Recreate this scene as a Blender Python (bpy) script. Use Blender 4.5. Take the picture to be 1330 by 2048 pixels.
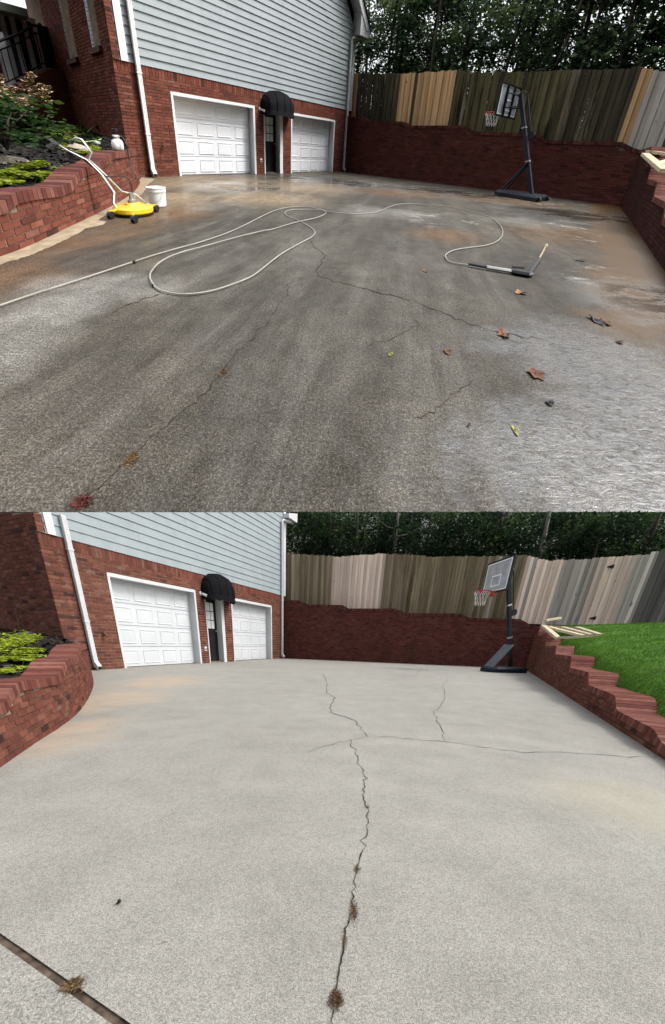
import bpy, math, random
import numpy as np
from math import radians, sin, cos, pi
random.seed(7); rng = np.random.default_rng(7)
scene = bpy.context.scene
for o in list(bpy.data.objects): bpy.data.objects.remove(o)
col = scene.collection

# ------------------------------------------------------------------ lens
# The picture is two stacked yards seen through one shift lens: a dry yard in front (lower half)
# and, on a hillside terrace behind it, a wet yard (upper half).
PPX, PPY, FPX = 600., 1800., 780.
def ray(u, v, cx=PPX, cy=PPY, f=FPX): return np.array([(u-cx)/f, -(v-cy)/f, -1.])
def frame(hx, hy, s, cx, cy, f):
    d1 = ray(hx, hy, cx, cy, f); d2 = ray(hx-1000, hy-1000*s, cx, cy, f)
    n = np.cross(d1, d2); n /= np.linalg.norm(n); n *= np.sign(n[1])
    c = ray(cx, hy+s*(cx-hx), cx, cy, f); fw = c/np.linalg.norm(c)
    return np.cross(fw, n), fw, n
HA = (1182, 329, .072); HB = (933, 1292, .03)
nA = frame(*HA, PPX, PPY, FPX)[2]; nB = frame(*HB, PPX, PPY, FPX)[2]
TILT = 0.66                                  # 0: lower yard level, 1: upper terrace level
wup = nB*(1-TILT)+nA*TILT; wup /= np.linalg.norm(wup)
wf = np.array([0, 0, -1.]); wf -= wup*(wf@wup); wf /= np.linalg.norm(wf)
if wf[1] < 0: wf = wf
wr = np.cross(wf, wup)
RW = np.array([wr, wf, wup]); CAMP = np.array([0, 0, 3.])

cam = bpy.data.cameras.new('camera'); camo = bpy.data.objects.new('camera', cam); col.objects.link(camo)
from mathutils import Matrix, Vector
m4 = Matrix.Identity(4)
for i in range(3):
    for j in range(3): m4[i][j] = RW[i][j]
    m4[i][3] = CAMP[i]
camo.matrix_world = m4
cam.sensor_fit = 'VERTICAL'; cam.sensor_height = 24; cam.sensor_width = 24
cam.lens = FPX*24/2048
cam.shift_x = (665-PPX)/2048; cam.shift_y = (PPY-1024)/2048
cam.clip_start = .05; cam.clip_end = 20000
scene.camera = camo

# ------------------------------------------------------------------ daylight
SUN_EL, SUN_AZ = radians(46), radians(72)     # azimuth from straight ahead, to the right
w = bpy.data.worlds.new('World'); scene.world = w; w.use_nodes = True
nt = w.node_tree; bg = nt.nodes['Background']
sky = nt.nodes.new('ShaderNodeTexSky'); sky.sky_type = 'NISHITA'; sky.sun_disc = False
sky.sun_elevation = SUN_EL; sky.sun_rotation = SUN_AZ
sky.air_density = 1.2; sky.dust_density = 4; sky.ozone_density = 1
hs = nt.nodes.new('ShaderNodeHueSaturation'); hs.inputs['Saturation'].default_value = .22
nt.links.new(sky.outputs[0], hs.inputs['Color']); nt.links.new(hs.outputs[0], bg.inputs[0])
bg.inputs[1].default_value = .15
sun = bpy.data.lights.new('sun', 'SUN'); sun.energy = 0.75; sun.angle = radians(14); sun.color = (1, .96, .9)
suno = bpy.data.objects.new('sun', sun); col.objects.link(suno)
sd = Vector((sin(SUN_AZ)*cos(SUN_EL), cos(SUN_AZ)*cos(SUN_EL), sin(SUN_EL)))
suno.rotation_euler = sd.to_track_quat('Z', 'Y').to_euler(); suno.location = (20, 20, 60)
scene.view_settings.view_transform = 'Standard'; scene.view_settings.look = 'None'
scene.view_settings.exposure = 1.03; scene.view_settings.gamma = 1

# ------------------------------------------------------------------ the two yards' own metre grids
class Place:
    def __init__(s, H, h, k, tf, tpp):
        s.r, s.f, s.n = frame(*H, PPX, PPY, FPX); s.h = h; s.k = k; s.hp = h*k
        R = frame(*H, tpp[0], tpp[1], tf); src = []; dst = []
        for u, v in ((100, tpp[1]+390), (1200, tpp[1]+390), (665, tpp[1]-60)):
            d = ray(u, v, tpp[0], tpp[1], tf); t = -h/(d@R[2]); src.append([t*(d@R[0]), t*(d@R[1]), 1]); dst.append(s.fk(u, v, 0))
        X = np.linalg.solve(np.array(src), np.array(dst)); s.M = X[:2].T; s.t = X[2]
    def fk(s, u, v, z):
        d = ray(u, v); t = (z-s.hp)/(d@s.n); return np.array([t*(d@s.r), t*(d@s.f)])
    def g(s, u, v, z=0): return np.linalg.solve(s.M, s.fk(u, v, z*s.k)-s.t)      # picture point -> yard metres on level z
    def cam(s, P):
        P = np.asarray(P, float); q = P[..., :2]@s.M.T+s.t
        return q[..., :1]*s.r+q[..., 1:2]*s.f+(P[..., 2:3]*s.k-s.hp)*s.n
    def px(s, P):
        c = s.cam(P); return np.stack([PPX+FPX*c[..., 0]/-c[..., 2], PPY-FPX*c[..., 1]/-c[..., 2]], -1)
    def world(s, P): return s.cam(P)@RW.T+CAMP
    def wall(s, p0, p1, u, v):                     # picture point -> (run, height) on an upright plane through p0, p1
        p0 = np.asarray(p0); p1 = np.asarray(p1)
        c0 = s.cam((*p0, 0)); c1 = s.cam((*p1, 0)); L = np.linalg.norm(p1-p0)
        t, z, w_ = np.linalg.solve(np.c_[c1-c0, s.k*s.n, -ray(u, v)], -c0); return t*L, z
    def zat(s, xy, v):                             # height above xy seen at row v
        c0 = s.cam((*xy, 0)); d = s.k*s.n; q = PPY-v
        # FPX*(c0y+z dy) = q * -(c0z+z dz)
        return (-q*c0[2]-FPX*c0[1])/(FPX*d[1]+q*d[2])
A = Place(HA, 1.05, 11.0, 620., (665., 512.))
B = Place(HB, .75, 1.0, 617., (665., 1536.))

# ------------------------------------------------------------------ object helpers
class MB:
    def __init__(s, place): s.p = place; s.V = []; s.F = []; s.R = []; s.U = []
    def add(s, V, F, r=.5):
        b = len(s.V); s.V += [tuple(map(float, v)) for v in V]; s.F += [tuple(i+b for i in f) for f in F]
        s.R += [r]*len(V); return s
    def hexa(s, q, r=.5):   # q: 8 points, bottom ring 4 then top ring 4
        return s.add(q, [(3, 2, 1, 0), (4, 5, 6, 7), (0, 1, 5, 4), (1, 2, 6, 5), (2, 3, 7, 6), (3, 0, 4, 7)], r)
    def box(s, c, hx, hy, hz, r=.5):
        c, hx, hy, hz = map(np.asarray, (c, hx, hy, hz))
        return s.hexa([c-hx-hy-hz, c+hx-hy-hz, c+hx+hy-hz, c-hx+hy-hz, c-hx-hy+hz, c+hx-hy+hz, c+hx+hy+hz, c-hx+hy+hz], r)
    def prism(s, poly, vec, r=.5):
        n = len(poly); poly = [np.asarray(p, float) for p in poly]; vec = np.asarray(vec, float)
        V = poly+[p+vec for p in poly]
        return s.add(V, [tuple(range(n))[::-1], tuple(range(n, 2*n))]+[(i, (i+1) % n, n+(i+1) % n, n+i) for i in range(n)], r)
    def tube(s, pts, r, n=8, rr=.5, cap=True):
        pts = [np.asarray(p, float) for p in pts]; rs = r if hasattr(r, '__len__') else [r]*len(pts)
        V = []; F = []; up = np.array([0, 0, 1.])
        for i, p in enumerate(pts):
            t = pts[min(i+1, len(pts)-1)]-pts[max(i-1, 0)]; t = t/(np.linalg.norm(t)+1e-9)
            a = up if abs(t@up) < .9 else np.array([1., 0, 0])
            x = np.cross(t, a); x /= np.linalg.norm(x); y = np.cross(t, x)
            V += [p+rs[i]*(x*cos(2*pi*k/n)+y*sin(2*pi*k/n)) for k in range(n)]
        for i in range(len(pts)-1):
            F += [(i*n+k, i*n+(k+1) % n, (i+1)*n+(k+1) % n, (i+1)*n+k) for k in range(n)]
        if cap: F += [tuple(range(n))[::-1], tuple(range((len(pts)-1)*n, len(pts)*n))]
        return s.add(V, F, rr)
    def lathe(s, c, prof, n=20, rr=.5):
        c = np.asarray(c, float); V = []; F = []
        for r, z in prof: V += [c+np.array([r*cos(2*pi*k/n), r*sin(2*pi*k/n), z]) for k in range(n)]
        for i in range(len(prof)-1): F += [(i*n+k, i*n+(k+1) % n, (i+1)*n+(k+1) % n, (i+1)*n+k) for k in range(n)]
        F += [tuple(range(n))[::-1], tuple(range((len(prof)-1)*n, len(prof)*n))]
        return s.add(V, F, rr)
    def mesh(s, name, mat, org, smooth=False):
        me = bpy.data.meshes.new(name); P = np.array(s.V); W = s.p.world(P)-np.asarray(org)
        me.from_pydata(W.tolist(), [], s.F)
        at = me.attributes.new('tru', 'FLOAT_VECTOR', 'POINT'); at.data.foreach_set('vector', P.ravel())
        ar = me.attributes.new('rnd', 'FLOAT', 'POINT'); ar.data.foreach_set('value', np.array(s.R, float))
        me.materials.append(mat)
        if smooth: me.polygons.foreach_set('use_smooth', [True]*len(me.polygons))
        me.update(); return me
    def part(s, name, mat, parent, smooth=False, kind=None, label=None):
        org = np.array(parent['_org']); o = bpy.data.objects.new(name, s.mesh(name, mat, org, smooth)); col.objects.link(o)
        o.parent = parent; o['_org'] = [float(x) for x in org]
        if kind: o['kind'] = kind
        if label: o['label'] = label
        return o
    def solo(s, name, mat, base, label=None, cat=None, group=None, kind=None, smooth=False):
        org = s.p.world(np.array(base, float)); o = bpy.data.objects.new(name, s.mesh(name, mat, org, smooth)); col.objects.link(o)
        o.location = org; o['_org'] = [float(x) for x in org]; tag(o, label, cat, group, kind); return o
def tag(o, label=None, cat=None, group=None, kind=None):
    for k, v in (('label', label), ('category', cat), ('group', group), ('kind', kind)):
        if v: o[k] = v
def thing(place, name, base, label, cat, group=None):
    org = place.world(np.array(base, float)); o = bpy.data.objects.new(name, None); col.objects.link(o)
    o.location = org; o['_org'] = [float(x) for x in org]; o.empty_display_size = .2
    tag(o, label, cat, group); return o
v3 = lambda xy, z: np.array([xy[0], xy[1], z], float)
def unit(v): v = np.asarray(v, float); return v/np.linalg.norm(v)

# ------------------------------------------------------------------ materials
def nodes(name):
    m = bpy.data.materials.new(name); m.use_nodes = True; t = m.node_tree; b = t.nodes['Principled BSDF']
    return m, t, b
def N(t, ty, **kw):
    n = t.nodes.new('ShaderNode'+ty)
    for k, v in kw.items():
        if k in n.inputs.keys(): n.inputs[k].default_value = v
        else: setattr(n, k, v)
    return n
def attr(t, name): return N(t, 'Attribute', attribute_name=name)
def noise(t, scale, detail=3, rough=.6, stretch=None, seed=0):
    a = attr(t, 'tru'); mp = N(t, 'Mapping'); mp.inputs['Location'].default_value = (seed*3.1, seed*7.7, seed)
    if stretch: mp.inputs['Scale'].default_value = stretch
    t.links.new(a.outputs['Vector'], mp.inputs[0])
    n = N(t, 'TexNoise', Scale=scale, Detail=detail, Roughness=rough); t.links.new(mp.outputs[0], n.inputs['Vector']); return n
def ramp(t, src, stops):
    r = N(t, 'ValToRGB'); e = r.color_ramp.elements
    while len(e) < len(stops): e.new(.5)
    for i, (p, c) in enumerate(stops): e[i].position = p; e[i].color = (*c, 1) if hasattr(c, '__len__') else (c, c, c, 1)
    t.links.new(src, r.inputs[0]); return r
def mix(t, a, b, fac, mode='MIX'):
    n = N(t, 'MixRGB', blend_type=mode)
    for i, x in ((0, fac), (1, a), (2, b)):
        if hasattr(x, 'is_output'): t.links.new(x, n.inputs[i])
        else: n.inputs[i].default_value = (*x, 1) if hasattr(x, '__len__') else x
    return n
def math_(t, op, a, b=0.):
    n = N(t, 'Math', operation=op)
    for i, x in ((0, a), (1, b)):
        if hasattr(x, 'is_output'): t.links.new(x, n.inputs[i])
        else: n.inputs[i].default_value = x
    return n.outputs[0]
def paint(name, c, rough=.6, spec=.3, mott=.12, scale=4, metal=0, stretch=None, bump=0, bscale=30, bdist=.01):
    m, t, b = nodes(name)
    n = noise(t, scale, 4, .65, stretch)
    d = tuple(x*(1-mott*2) for x in c); l = tuple(min(1, x*(1+mott)) for x in c)
    t.links.new(ramp(t, n.outputs[0], [(.3, d), (.7, l)]).outputs[0], b.inputs['Base Color'])
    b.inputs['Roughness'].default_value = rough; b.inputs['Specular IOR Level'].default_value = spec; b.inputs['Metallic'].default_value = metal
    if bump:
        bn = noise(t, bscale, 3); bp = N(t, 'Bump', Strength=bump, Distance=bdist); t.links.new(bn.outputs[0], bp.inputs['Height']); t.links.new(bp.outputs[0], b.inputs['Normal'])
    return m
def by_rnd(name, stops, rough=.85, spec=.04, mott=.35, scale=9, stretch=None, stains=None):
    m, t, b = nodes(name); a = attr(t, 'rnd'); r = ramp(t, a.outputs['Fac'], stops)
    n = noise(t, scale, 5, .7, stretch); v = ramp(t, n.outputs[0], [(.3, 1-mott), (.7, 1+mott*.3)])
    x = mix(t, r.outputs[0], v.outputs[0], 1., 'MULTIPLY')
    if stains:
        sc, colr, lo, hi, st = stains; sn = noise(t, sc, 5, .7, st, seed=3); f = ramp(t, sn.outputs[0], [(lo, 0.), (hi, 1.)])
        x = mix(t, x.outputs[0], colr, f.outputs[0])
    t.links.new(x.outputs[0], b.inputs['Base Color']); b.inputs['Roughness'].default_value = rough; b.inputs['Specular IOR Level'].default_value = spec
    return m
BR = [(0, (.065, .030, .025)), (.25, (.135, .046, .033)), (.6, (.185, .060, .041)), (.85, (.235, .086, .056)), (1, (.19, .10, .075))]
m_brickA = by_rnd('brick_red', BR)
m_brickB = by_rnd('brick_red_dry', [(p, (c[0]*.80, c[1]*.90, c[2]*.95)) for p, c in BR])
m_brick_shaded = by_rnd('brick_shaded', [(0, (.025, .009, .008)), (.4, (.05, .014, .012)), (.8, (.07, .02, .016)), (1, (.08, .03, .025))], rough=.8, stains=(1.3, (.02, .012, .010), .5, .72, None))  # shade of the wall turned from the sun, darkened into the brick colour
m_brick_back = by_rnd('brick_back', [(0, (.048, .017, .015)), (.4, (.092, .028, .023)), (.8, (.125, .038, .030)), (1, (.12, .05, .04))], stains=(1.1, (.03, .018, .013), .55, .8, None))  # back wall shade is mixed into this dark red
m_cop = by_rnd('brick_coping', [(0, (.10, .036, .030)), (.5, (.16, .056, .043)), (1, (.22, .10, .078))])
m_mortar = paint('mortar', (.27, .20, .15), .95, .0, .2, 6)
m_mortar_dk = paint('mortar_dark', (.115, .08, .066), .95, .0, .3, 3)
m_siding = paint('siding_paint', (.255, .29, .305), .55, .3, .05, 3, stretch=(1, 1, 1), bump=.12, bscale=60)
m_white = paint('white_paint', (.77, .78, .79), .45, .4, .03, 2)
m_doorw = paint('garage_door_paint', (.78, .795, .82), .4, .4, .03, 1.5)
m_doorw2 = paint('dimmed_garage_door_paint', (.50, .515, .53), .45, .2, .04, 1.5)  # door white darkened in colour to offset stronger bounce light below
m_siding2 = paint('brightened_siding_paint', (.30, .335, .35), .55, .2, .05, 3, bump=.12, bscale=60)  # siding lightened in colour for the upper house, standing in for brighter exposure
m_white2 = paint('dimmed_white_paint', (.52, .53, .535), .5, .2, .05, 2)  # trim white darkened likewise against the brighter light on the lower house
m_black = paint('black_paint', (.012, .012, .014), .5, .15, .2, 8)
m_fabric = paint('black_awning_fabric', (.007, .007, .009), .85, .05, .25, 12)
m_steel = paint('scratched_steel', (.45, .44, .42), .35, .5, .15, 10, metal=.8)
m_hoopsteel = paint('dark_blue_steel', (.012, .016, .026), .5, .12, .2, 5)
m_rubber = paint('black_rubber', (.015, .015, .015), .7, .3, .2, 10)
m_yellow = paint('yellow_plastic', (.85, .56, .004), .35, .5, .06, 6)
m_plastic = paint('white_plastic', (.78, .79, .77), .4, .4, .05, 5)
m_brass = paint('brass', (.45, .35, .18), .35, .5, .1, 5, metal=.7)
m_hose = paint('grey_hose_rubber', (.36, .345, .30), .6, .1, .12, 6)
m_ghose = paint('green_hose_vinyl', (.34, .50, .14), .5, .35, .1, 6)
m_glass = paint('dark_window_glass', (.03, .045, .055), .08, .6, .3, 2)
m_pane = paint('curtained_pane', (.78, .79, .78), .25, .5, .1, 6)
m_sill = paint('brick_sill', (.11, .06, .045), .9, .2, .2, 6)
m_red = paint('red_rim_paint', (.5, .02, .03), .45, .4, .1, 6)
m_net = paint('white_net_cord', (.62, .60, .55), .9, .1, .1, 9)
m_board_glass = paint('smoked_backboard', (.33, .36, .40), .12, .5, .2, 3)
m_pipe = paint('black_drain_pipe', (.02, .02, .022), .5, .4, .2, 8)
m_soffit = paint('pale_green_soffit', (.33, .36, .28), .7, .2, .08, 2)
m_rust = paint('rusty_bracket', (.12, .06, .035), .8, .2, .3, 20)
m_mulch = paint('black_mulch', (.016, .013, .011), .9, .15, .4, 18)
m_chip = by_rnd('mulch_chips', [(0, (.008, .007, .006)), (.8, (.03, .025, .021)), (1, (.10, .085, .075))])
m_stone = paint('pale_stone', (.42, .36, .29), .85, .2, .25, 14)
m_lime = by_rnd('lime_ground_cover', [(0, (.12, .20, .012)), (.5, (.29, .37, .025)), (1, (.44, .47, .06))], .6)
m_leaf = by_rnd('shrub_leaves', [(0, (.018, .05, .014)), (.6, (.045, .10, .022)), (1, (.10, .14, .03))], .5)
m_flower = by_rnd('faded_flowers', [(0, (.30, .17, .10)), (.5, (.48, .33, .22)), (1, (.58, .46, .34))])
m_soil = paint('dark_soil', (.05, .035, .022), .95, .1, .3, 5)
m_skyback = paint('pale_sky_stand_in', (.36, .36, .34), .95, .1, .2, .15)  # pale colour stands in for bright sky seen through the lower trees
m_crack = paint('crack_dirt', (.035, .03, .024), .95, .1, .3, 30)
m_jointdirt = paint('joint_dirt', (.10, .073, .055), .95, .1, .4, 25)
m_turf = paint('lawn_soil', (.055, .13, .015), .95, .1, .3, 5)
m_grass = by_rnd('lawn_grass', [(0, (.05, .125, .012)), (.5, (.075, .18, .018)), (1, (.12, .23, .04))], .6)
m_weed = by_rnd('dry_weed', [(0, (.06, .035, .022)), (.5, (.16, .10, .06)), (1, (.30, .22, .10))], .9)
m_redweed = by_rnd('red_weed', [(0, (.07, .02, .02)), (1, (.22, .07, .06))], .9)
m_deadleaf = by_rnd('dead_leaf', [(0, (.07, .03, .018)), (.5, (.22, .10, .055)), (1, (.40, .22, .13))], .55)
m_yleaf = paint('yellow_leaf', (.40, .38, .06), .6, .3, .25, 40)
m_dkleaf = paint('black_leaf', (.02, .018, .016), .7, .3, .2, 30)
m_bark = paint('bark', (.05, .042, .035), .95, .1, .35, 6, stretch=(1, 1, .2))
m_barkpale = paint('grey_bark', (.13, .12, .105), .95, .1, .35, 6, stretch=(1, 1, .2))
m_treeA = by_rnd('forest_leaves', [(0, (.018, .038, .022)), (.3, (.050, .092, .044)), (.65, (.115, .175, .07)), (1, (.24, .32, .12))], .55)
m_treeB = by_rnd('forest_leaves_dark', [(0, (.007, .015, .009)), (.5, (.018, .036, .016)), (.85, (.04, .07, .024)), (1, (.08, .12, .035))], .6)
def leafy(m, f=.4):
    t = m.node_tree; b = t.nodes['Principled BSDF']; o = t.nodes['Material Output']; tr = N(t, 'BsdfTranslucent'); mx = N(t, 'MixShader'); mx.inputs[0].default_value = f
    src = b.inputs['Base Color'].links[0].from_socket; t.links.new(src, tr.inputs[0]); t.links.new(b.outputs[0], mx.inputs[1]); t.links.new(tr.outputs[0], mx.inputs[2]); t.links.new(mx.outputs[0], o.inputs[0])
for m_ in (m_treeA, m_treeB, m_leaf, m_lime, m_grass): leafy(m_)
def wood(name, c, dark=.35, stain=None):
    m, t, b = nodes(name); a = attr(t, 'rnd')
    n = noise(t, 1.0, 6, .75, (14, 14, .55)); k = noise(t, 6.5, 1, .4, (1.6, 1.6, .9), seed=5)
    v = ramp(t, a.outputs['Fac'], [(0, tuple(x*.66 for x in c)), (.5, c), (1, tuple(min(1, x*1.22) for x in c))])
    g_ = ramp(t, n.outputs[0], [(.3, 1-dark), (.62, 1.1)]); x = mix(t, v.outputs[0], g_.outputs[0], 1., 'MULTIPLY')
    kk = ramp(t, k.outputs[0], [(.75, 0.), (.78, 1.)]); x = mix(t, x.outputs[0], tuple(q*.42 for q in c), kk.outputs[0])
    if stain:
        sn = noise(t, .9, 5, .75, (3.2, 3.2, .35), seed=9); f = ramp(t, sn.outputs[0], [(stain[1], 0.), (stain[2], 1.)]); x = mix(t, x.outputs[0], stain[0], f.outputs[0])
    t.links.new(x.outputs[0], b.inputs['Base Color']); b.inputs['Roughness'].default_value = .85; b.inputs['Specular IOR Level'].default_value = .04
    return m
w_new = wood('new_pine', (.60, .385, .20), .3)
w_olive = wood('algae_wood', (.12, .105, .055), .5, ((.032, .028, .018), .48, .62))
w_black = wood('soot_wood', (.075, .064, .042), .5, ((.24, .21, .15), .55, .68))
w_grey = wood('silver_wood', (.42, .385, .34), .25)
w_pale = wood('washed_pine', (.58, .47, .39), .25)
w_mid = wood('half_washed_wood', (.22, .18, .12), .45, ((.07, .055, .033), .52, .7))
w_plank = wood('pale_lumber', (.55, .47, .33), .25)
w_olive2 = wood('greenish_washed_wood', (.20, .165, .105), .45, ((.075, .062, .036), .5, .66))
w_grey2 = wood('grey_washed_wood', (.33, .30, .265), .25)
w_dark = wood('dark_grey_wood', (.12, .115, .105), .35)  # darker grey boards for the right end of the lower fence
m_dry = None

def blobs(t, place, lst, seed=0):
    """sum of soft round stains; lst of (u, v, radius across m, radius along m)"""
    out = None; a = attr(t, 'tru'); wn = noise(t, .8, 4, .6, seed=seed)
    wv = N(t, 'VectorMath', operation='SUBTRACT'); t.links.new(wn.outputs['Color'], wv.inputs[0]); wv.inputs[1].default_value = (.5, .5, .5)
    ws = N(t, 'VectorMath', operation='SCALE'); t.links.new(wv.outputs[0], ws.inputs[0]); ws.inputs['Scale'].default_value = 1.0
    ad = N(t, 'VectorMath', operation='ADD'); t.links.new(a.outputs['Vector'], ad.inputs[0]); t.links.new(ws.outputs[0], ad.inputs[1])
    for (u, v, ra, rb) in lst:
        c = place.g(u, v); s = N(t, 'VectorMath', operation='SUBTRACT'); t.links.new(ad.outputs[0], s.inputs[0]); s.inputs[1].default_value = (c[0], c[1], 0)
        d = N(t, 'VectorMath', operation='DIVIDE'); t.links.new(s.outputs[0], d.inputs[0]); d.inputs[1].default_value = (ra, rb, 1)
        l = N(t, 'VectorMath', operation='LENGTH'); t.links.new(d.outputs[0], l.inputs[0])
        mr = N(t, 'MapRange', interpolation_type='SMOOTHSTEP'); mr.inputs[1].default_value = 1.; mr.inputs[2].default_value = .25; mr.inputs[3].default_value = 0; mr.inputs[4].default_value = 1
        t.links.new(l.outputs['Value'], mr.inputs[0]); out = mr.outputs[0] if out is None else math_(t, 'MAXIMUM', out, mr.outputs[0])
    return out

def concrete_dry():
    m, t, b = nodes('dry_concrete')
    big = noise(t, .45, 5, .6); c = ramp(t, big.outputs[0], [(.3, (.240, .231, .206)), (.7, (.280, .271, .245))]).outputs[0]
    mid = noise(t, 3.5, 4, .7, seed=2); c = mix(t, c, ramp(t, mid.outputs[0], [(.3, .86), (.7, 1.06)]).outputs[0], 1., 'MULTIPLY').outputs[0]
    # exposed aggregate
    for sc, lo, hi, seed in ((400, .5, 1.45, 4), (150, .74, 1.22, 5), (40, .9, 1.08, 6)):
        f = noise(t, sc, 2, .6, seed=seed); c = mix(t, c, ramp(t, f.outputs[0], [(.34, lo), (.5, 1.), (.68, hi)]).outputs[0], 1., 'MULTIPLY').outputs[0]
    st = noise(t, .9, 7, .75, (.5, 1.8, 1), seed=21); c = mix(t, c, ramp(t, st.outputs[0], [(.35, .95), (.5, 1.), (.65, 1.03)]).outputs[0], 1., 'MULTIPLY').outputs[0]
    rust = blobs(t, B, [(330, 1362, 1.0, 1.6), (140, 1470, .5, .9), (230, 1400, .7, 1.4)], 1)
    c = mix(t, c, (.40, .29, .19), math_(t, 'MULTIPLY', math_(t, 'MULTIPLY', rust, ramp(t, noise(t, 2.2, 7, .75, seed=31).outputs[0], [(.35, .2), (.65, 1.)]).outputs[0]), .7)).outputs[0]
    yel = blobs(t, B, [(1230, 1600, .6, .5), (1290, 1640, .5, .4)], 2)
    c = mix(t, c, (.40, .36, .25), math_(t, 'MULTIPLY', yel, .28)).outputs[0]
    sw = N(t, 'TexWave', wave_type='RINGS', rings_direction='Z', Scale=1.1, Distortion=7., Detail=5.); sw.inputs['Detail Scale'].default_value = 1.2; t.links.new(attr(t, 'tru').outputs['Vector'], sw.inputs['Vector'])
    c = mix(t, c, ramp(t, sw.outputs['Fac'], [(.2, .985), (.8, 1.01)]).outputs[0], 1., 'MULTIPLY').outputs[0]           # faint wash swirls
    po = noise(t, 26, 3, .6, seed=41); c = mix(t, c, (.10, .09, .075), math_(t, 'MULTIPLY', ramp(t, po.outputs[0], [(.72, 0.), (.76, 1.)]).outputs[0], .55)).outputs[0]   # pits
    t.links.new(c, b.inputs['Base Color']); b.inputs['Roughness'].default_value = .85; b.inputs['Specular IOR Level'].default_value = .2
    bn = noise(t, 110, 3, .7, seed=8); bp = N(t, 'Bump', Strength=.5, Distance=.004); t.links.new(bn.outputs[0], bp.inputs['Height']); t.links.new(bp.outputs[0], b.inputs['Normal'])
    return m
def concrete_wet():
    m, t, b = nodes('wet_concrete')
    big = noise(t, .55, 7, .72); c = ramp(t, big.outputs[0], [(.28, (.034, .028, .021)), (.42, (.056, .048, .037)), (.58, (.084, .073, .056)), (.75, (.125, .107, .080))]).outputs[0]
    tan = blobs(t, A, [(430, 365, 2.2, 2.4), (330, 400, 1.2, 1.5), (620, 372, 1.6, 2.2), (520, 395, 1.6, 1.3)], 1)
    c = mix(t, c, (.27, .20, .125), math_(t, 'MULTIPLY', tan, .75)).outputs[0]
    pn = noise(t, 1.3, 8, .75, seed=12); pat = ramp(t, pn.outputs[0], [(.40, 0.), (.60, 1.)]).outputs[0]      # ragged edges of the washed patches
    brown = blobs(t, A, [(60, 545, .6, .6), (180, 480, .7, .8), (260, 455, .7, .9), (330, 430, 1.0, .9), (1150, 470, 1.6, 1.0), (1000, 400, 2.2, 1.2), (1290, 600, .45, .6), (800, 385, 2.6, 1.1), (900, 470, .8, .7)], 2)
    c = mix(t, c, (.125, .068, .030), math_(t, 'MULTIPLY', math_(t, 'MULTIPLY', brown, math_(t, 'ADD', .45, math_(t, 'MULTIPLY', pat, .55))), .9)).outputs[0]
    pale = blobs(t, A, [(90, 625, .42, .5), (250, 575, .6, .35), (30, 700, .3, .35), (1060, 445, 1.1, .6), (760, 425, 1.2, .8), (150, 560, .5, .3)], 3)
    c = mix(t, c, (.24, .23, .205), math_(t, 'MULTIPLY', math_(t, 'MULTIPLY', pale, math_(t, 'ADD', math_(t, 'MULTIPLY', pat, .6), .4)), .65)).outputs[0]
    ca, cb_ = A.g(215, 960), A.g(590, 556); th = math.atan2(cb_[1]-ca[1], cb_[0]-ca[0])
    rot = N(t, 'Mapping', vector_type='TEXTURE'); rot.inputs['Rotation'].default_value = (0, 0, th); rot.inputs['Scale'].default_value = (2.6, .42, 1); t.links.new(attr(t, 'tru').outputs['Vector'], rot.inputs[0])
    sk = N(t, 'TexNoise', Scale=1.2, Detail=9, Roughness=.72, Distortion=.4); t.links.new(rot.outputs[0], sk.inputs['Vector'])                # long streaks left by the run-off
    c = mix(t, c, ramp(t, sk.outputs[0], [(.34, .70), (.5, 1.), (.66, 1.35)]).outputs[0], 1., 'MULTIPLY').outputs[0]
    wv = N(t, 'VectorMath', operation='SUBTRACT'); t.links.new(attr(t, 'tru').outputs['Vector'], wv.inputs[0]); cc = A.g(1290, 1000); wv.inputs[1].default_value = (cc[0], cc[1], 0)
    ring = N(t, 'TexWave', wave_type='RINGS', rings_direction='Z', Scale=1.7, Distortion=5., Detail=4.); ring.inputs['Detail Scale'].default_value = 1.6; t.links.new(wv.outputs[0], ring.inputs['Vector'])
    # foam and grime left by the washing, drawn out along the swirls
    fo = noise(t, 1.5, 9, .82, (1.2, 2.0, 1), seed=6); fm = ramp(t, fo.outputs[0], [(.54, 0.), (.63, 1.)]).outputs[0]
    fz = blobs(t, A, [(1050, 400, 3.2, 2.2), (1220, 470, 1.4, 1.8), (760, 370, 3.0, 1.8), (1250, 560, .9, .9), (900, 440, 1.5, 1.0)], 5)
    c = mix(t, c, (.42, .40, .36), math_(t, 'MULTIPLY', math_(t, 'MULTIPLY', fm, fz), .9)).outputs[0]
    gn = noise(t, 6., 6, .75, seed=15); c = mix(t, c, ramp(t, gn.outputs[0], [(.33, .74), (.5, 1.), (.68, 1.28)]).outputs[0], 1., 'MULTIPLY').outputs[0]
    # muddy water standing along the right-hand wall
    w0, w1_ = A.g(1240, 412), A.g(1329, 540); wd_ = unit(w1_-w0); wn_ = np.array([wd_[1], -wd_[0]]); wn_ = wn_ if wn_@(-w0) > 0 else -wn_
    sb = N(t, 'VectorMath', operation='SUBTRACT'); t.links.new(attr(t, 'tru').outputs['Vector'], sb.inputs[0]); sb.inputs[1].default_value = (w0[0], w0[1], 0)
    dt = N(t, 'VectorMath', operation='DOT_PRODUCT'); t.links.new(sb.outputs[0], dt.inputs[0]); dt.inputs[1].default_value = (wn_[0], wn_[1], 0)
    dq = math_(t, 'ADD', dt.outputs['Value'], math_(t, 'MULTIPLY', math_(t, 'SUBTRACT', noise(t, 2.0, 7, .7, seed=17).outputs[0], .5), 1.1))
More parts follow.
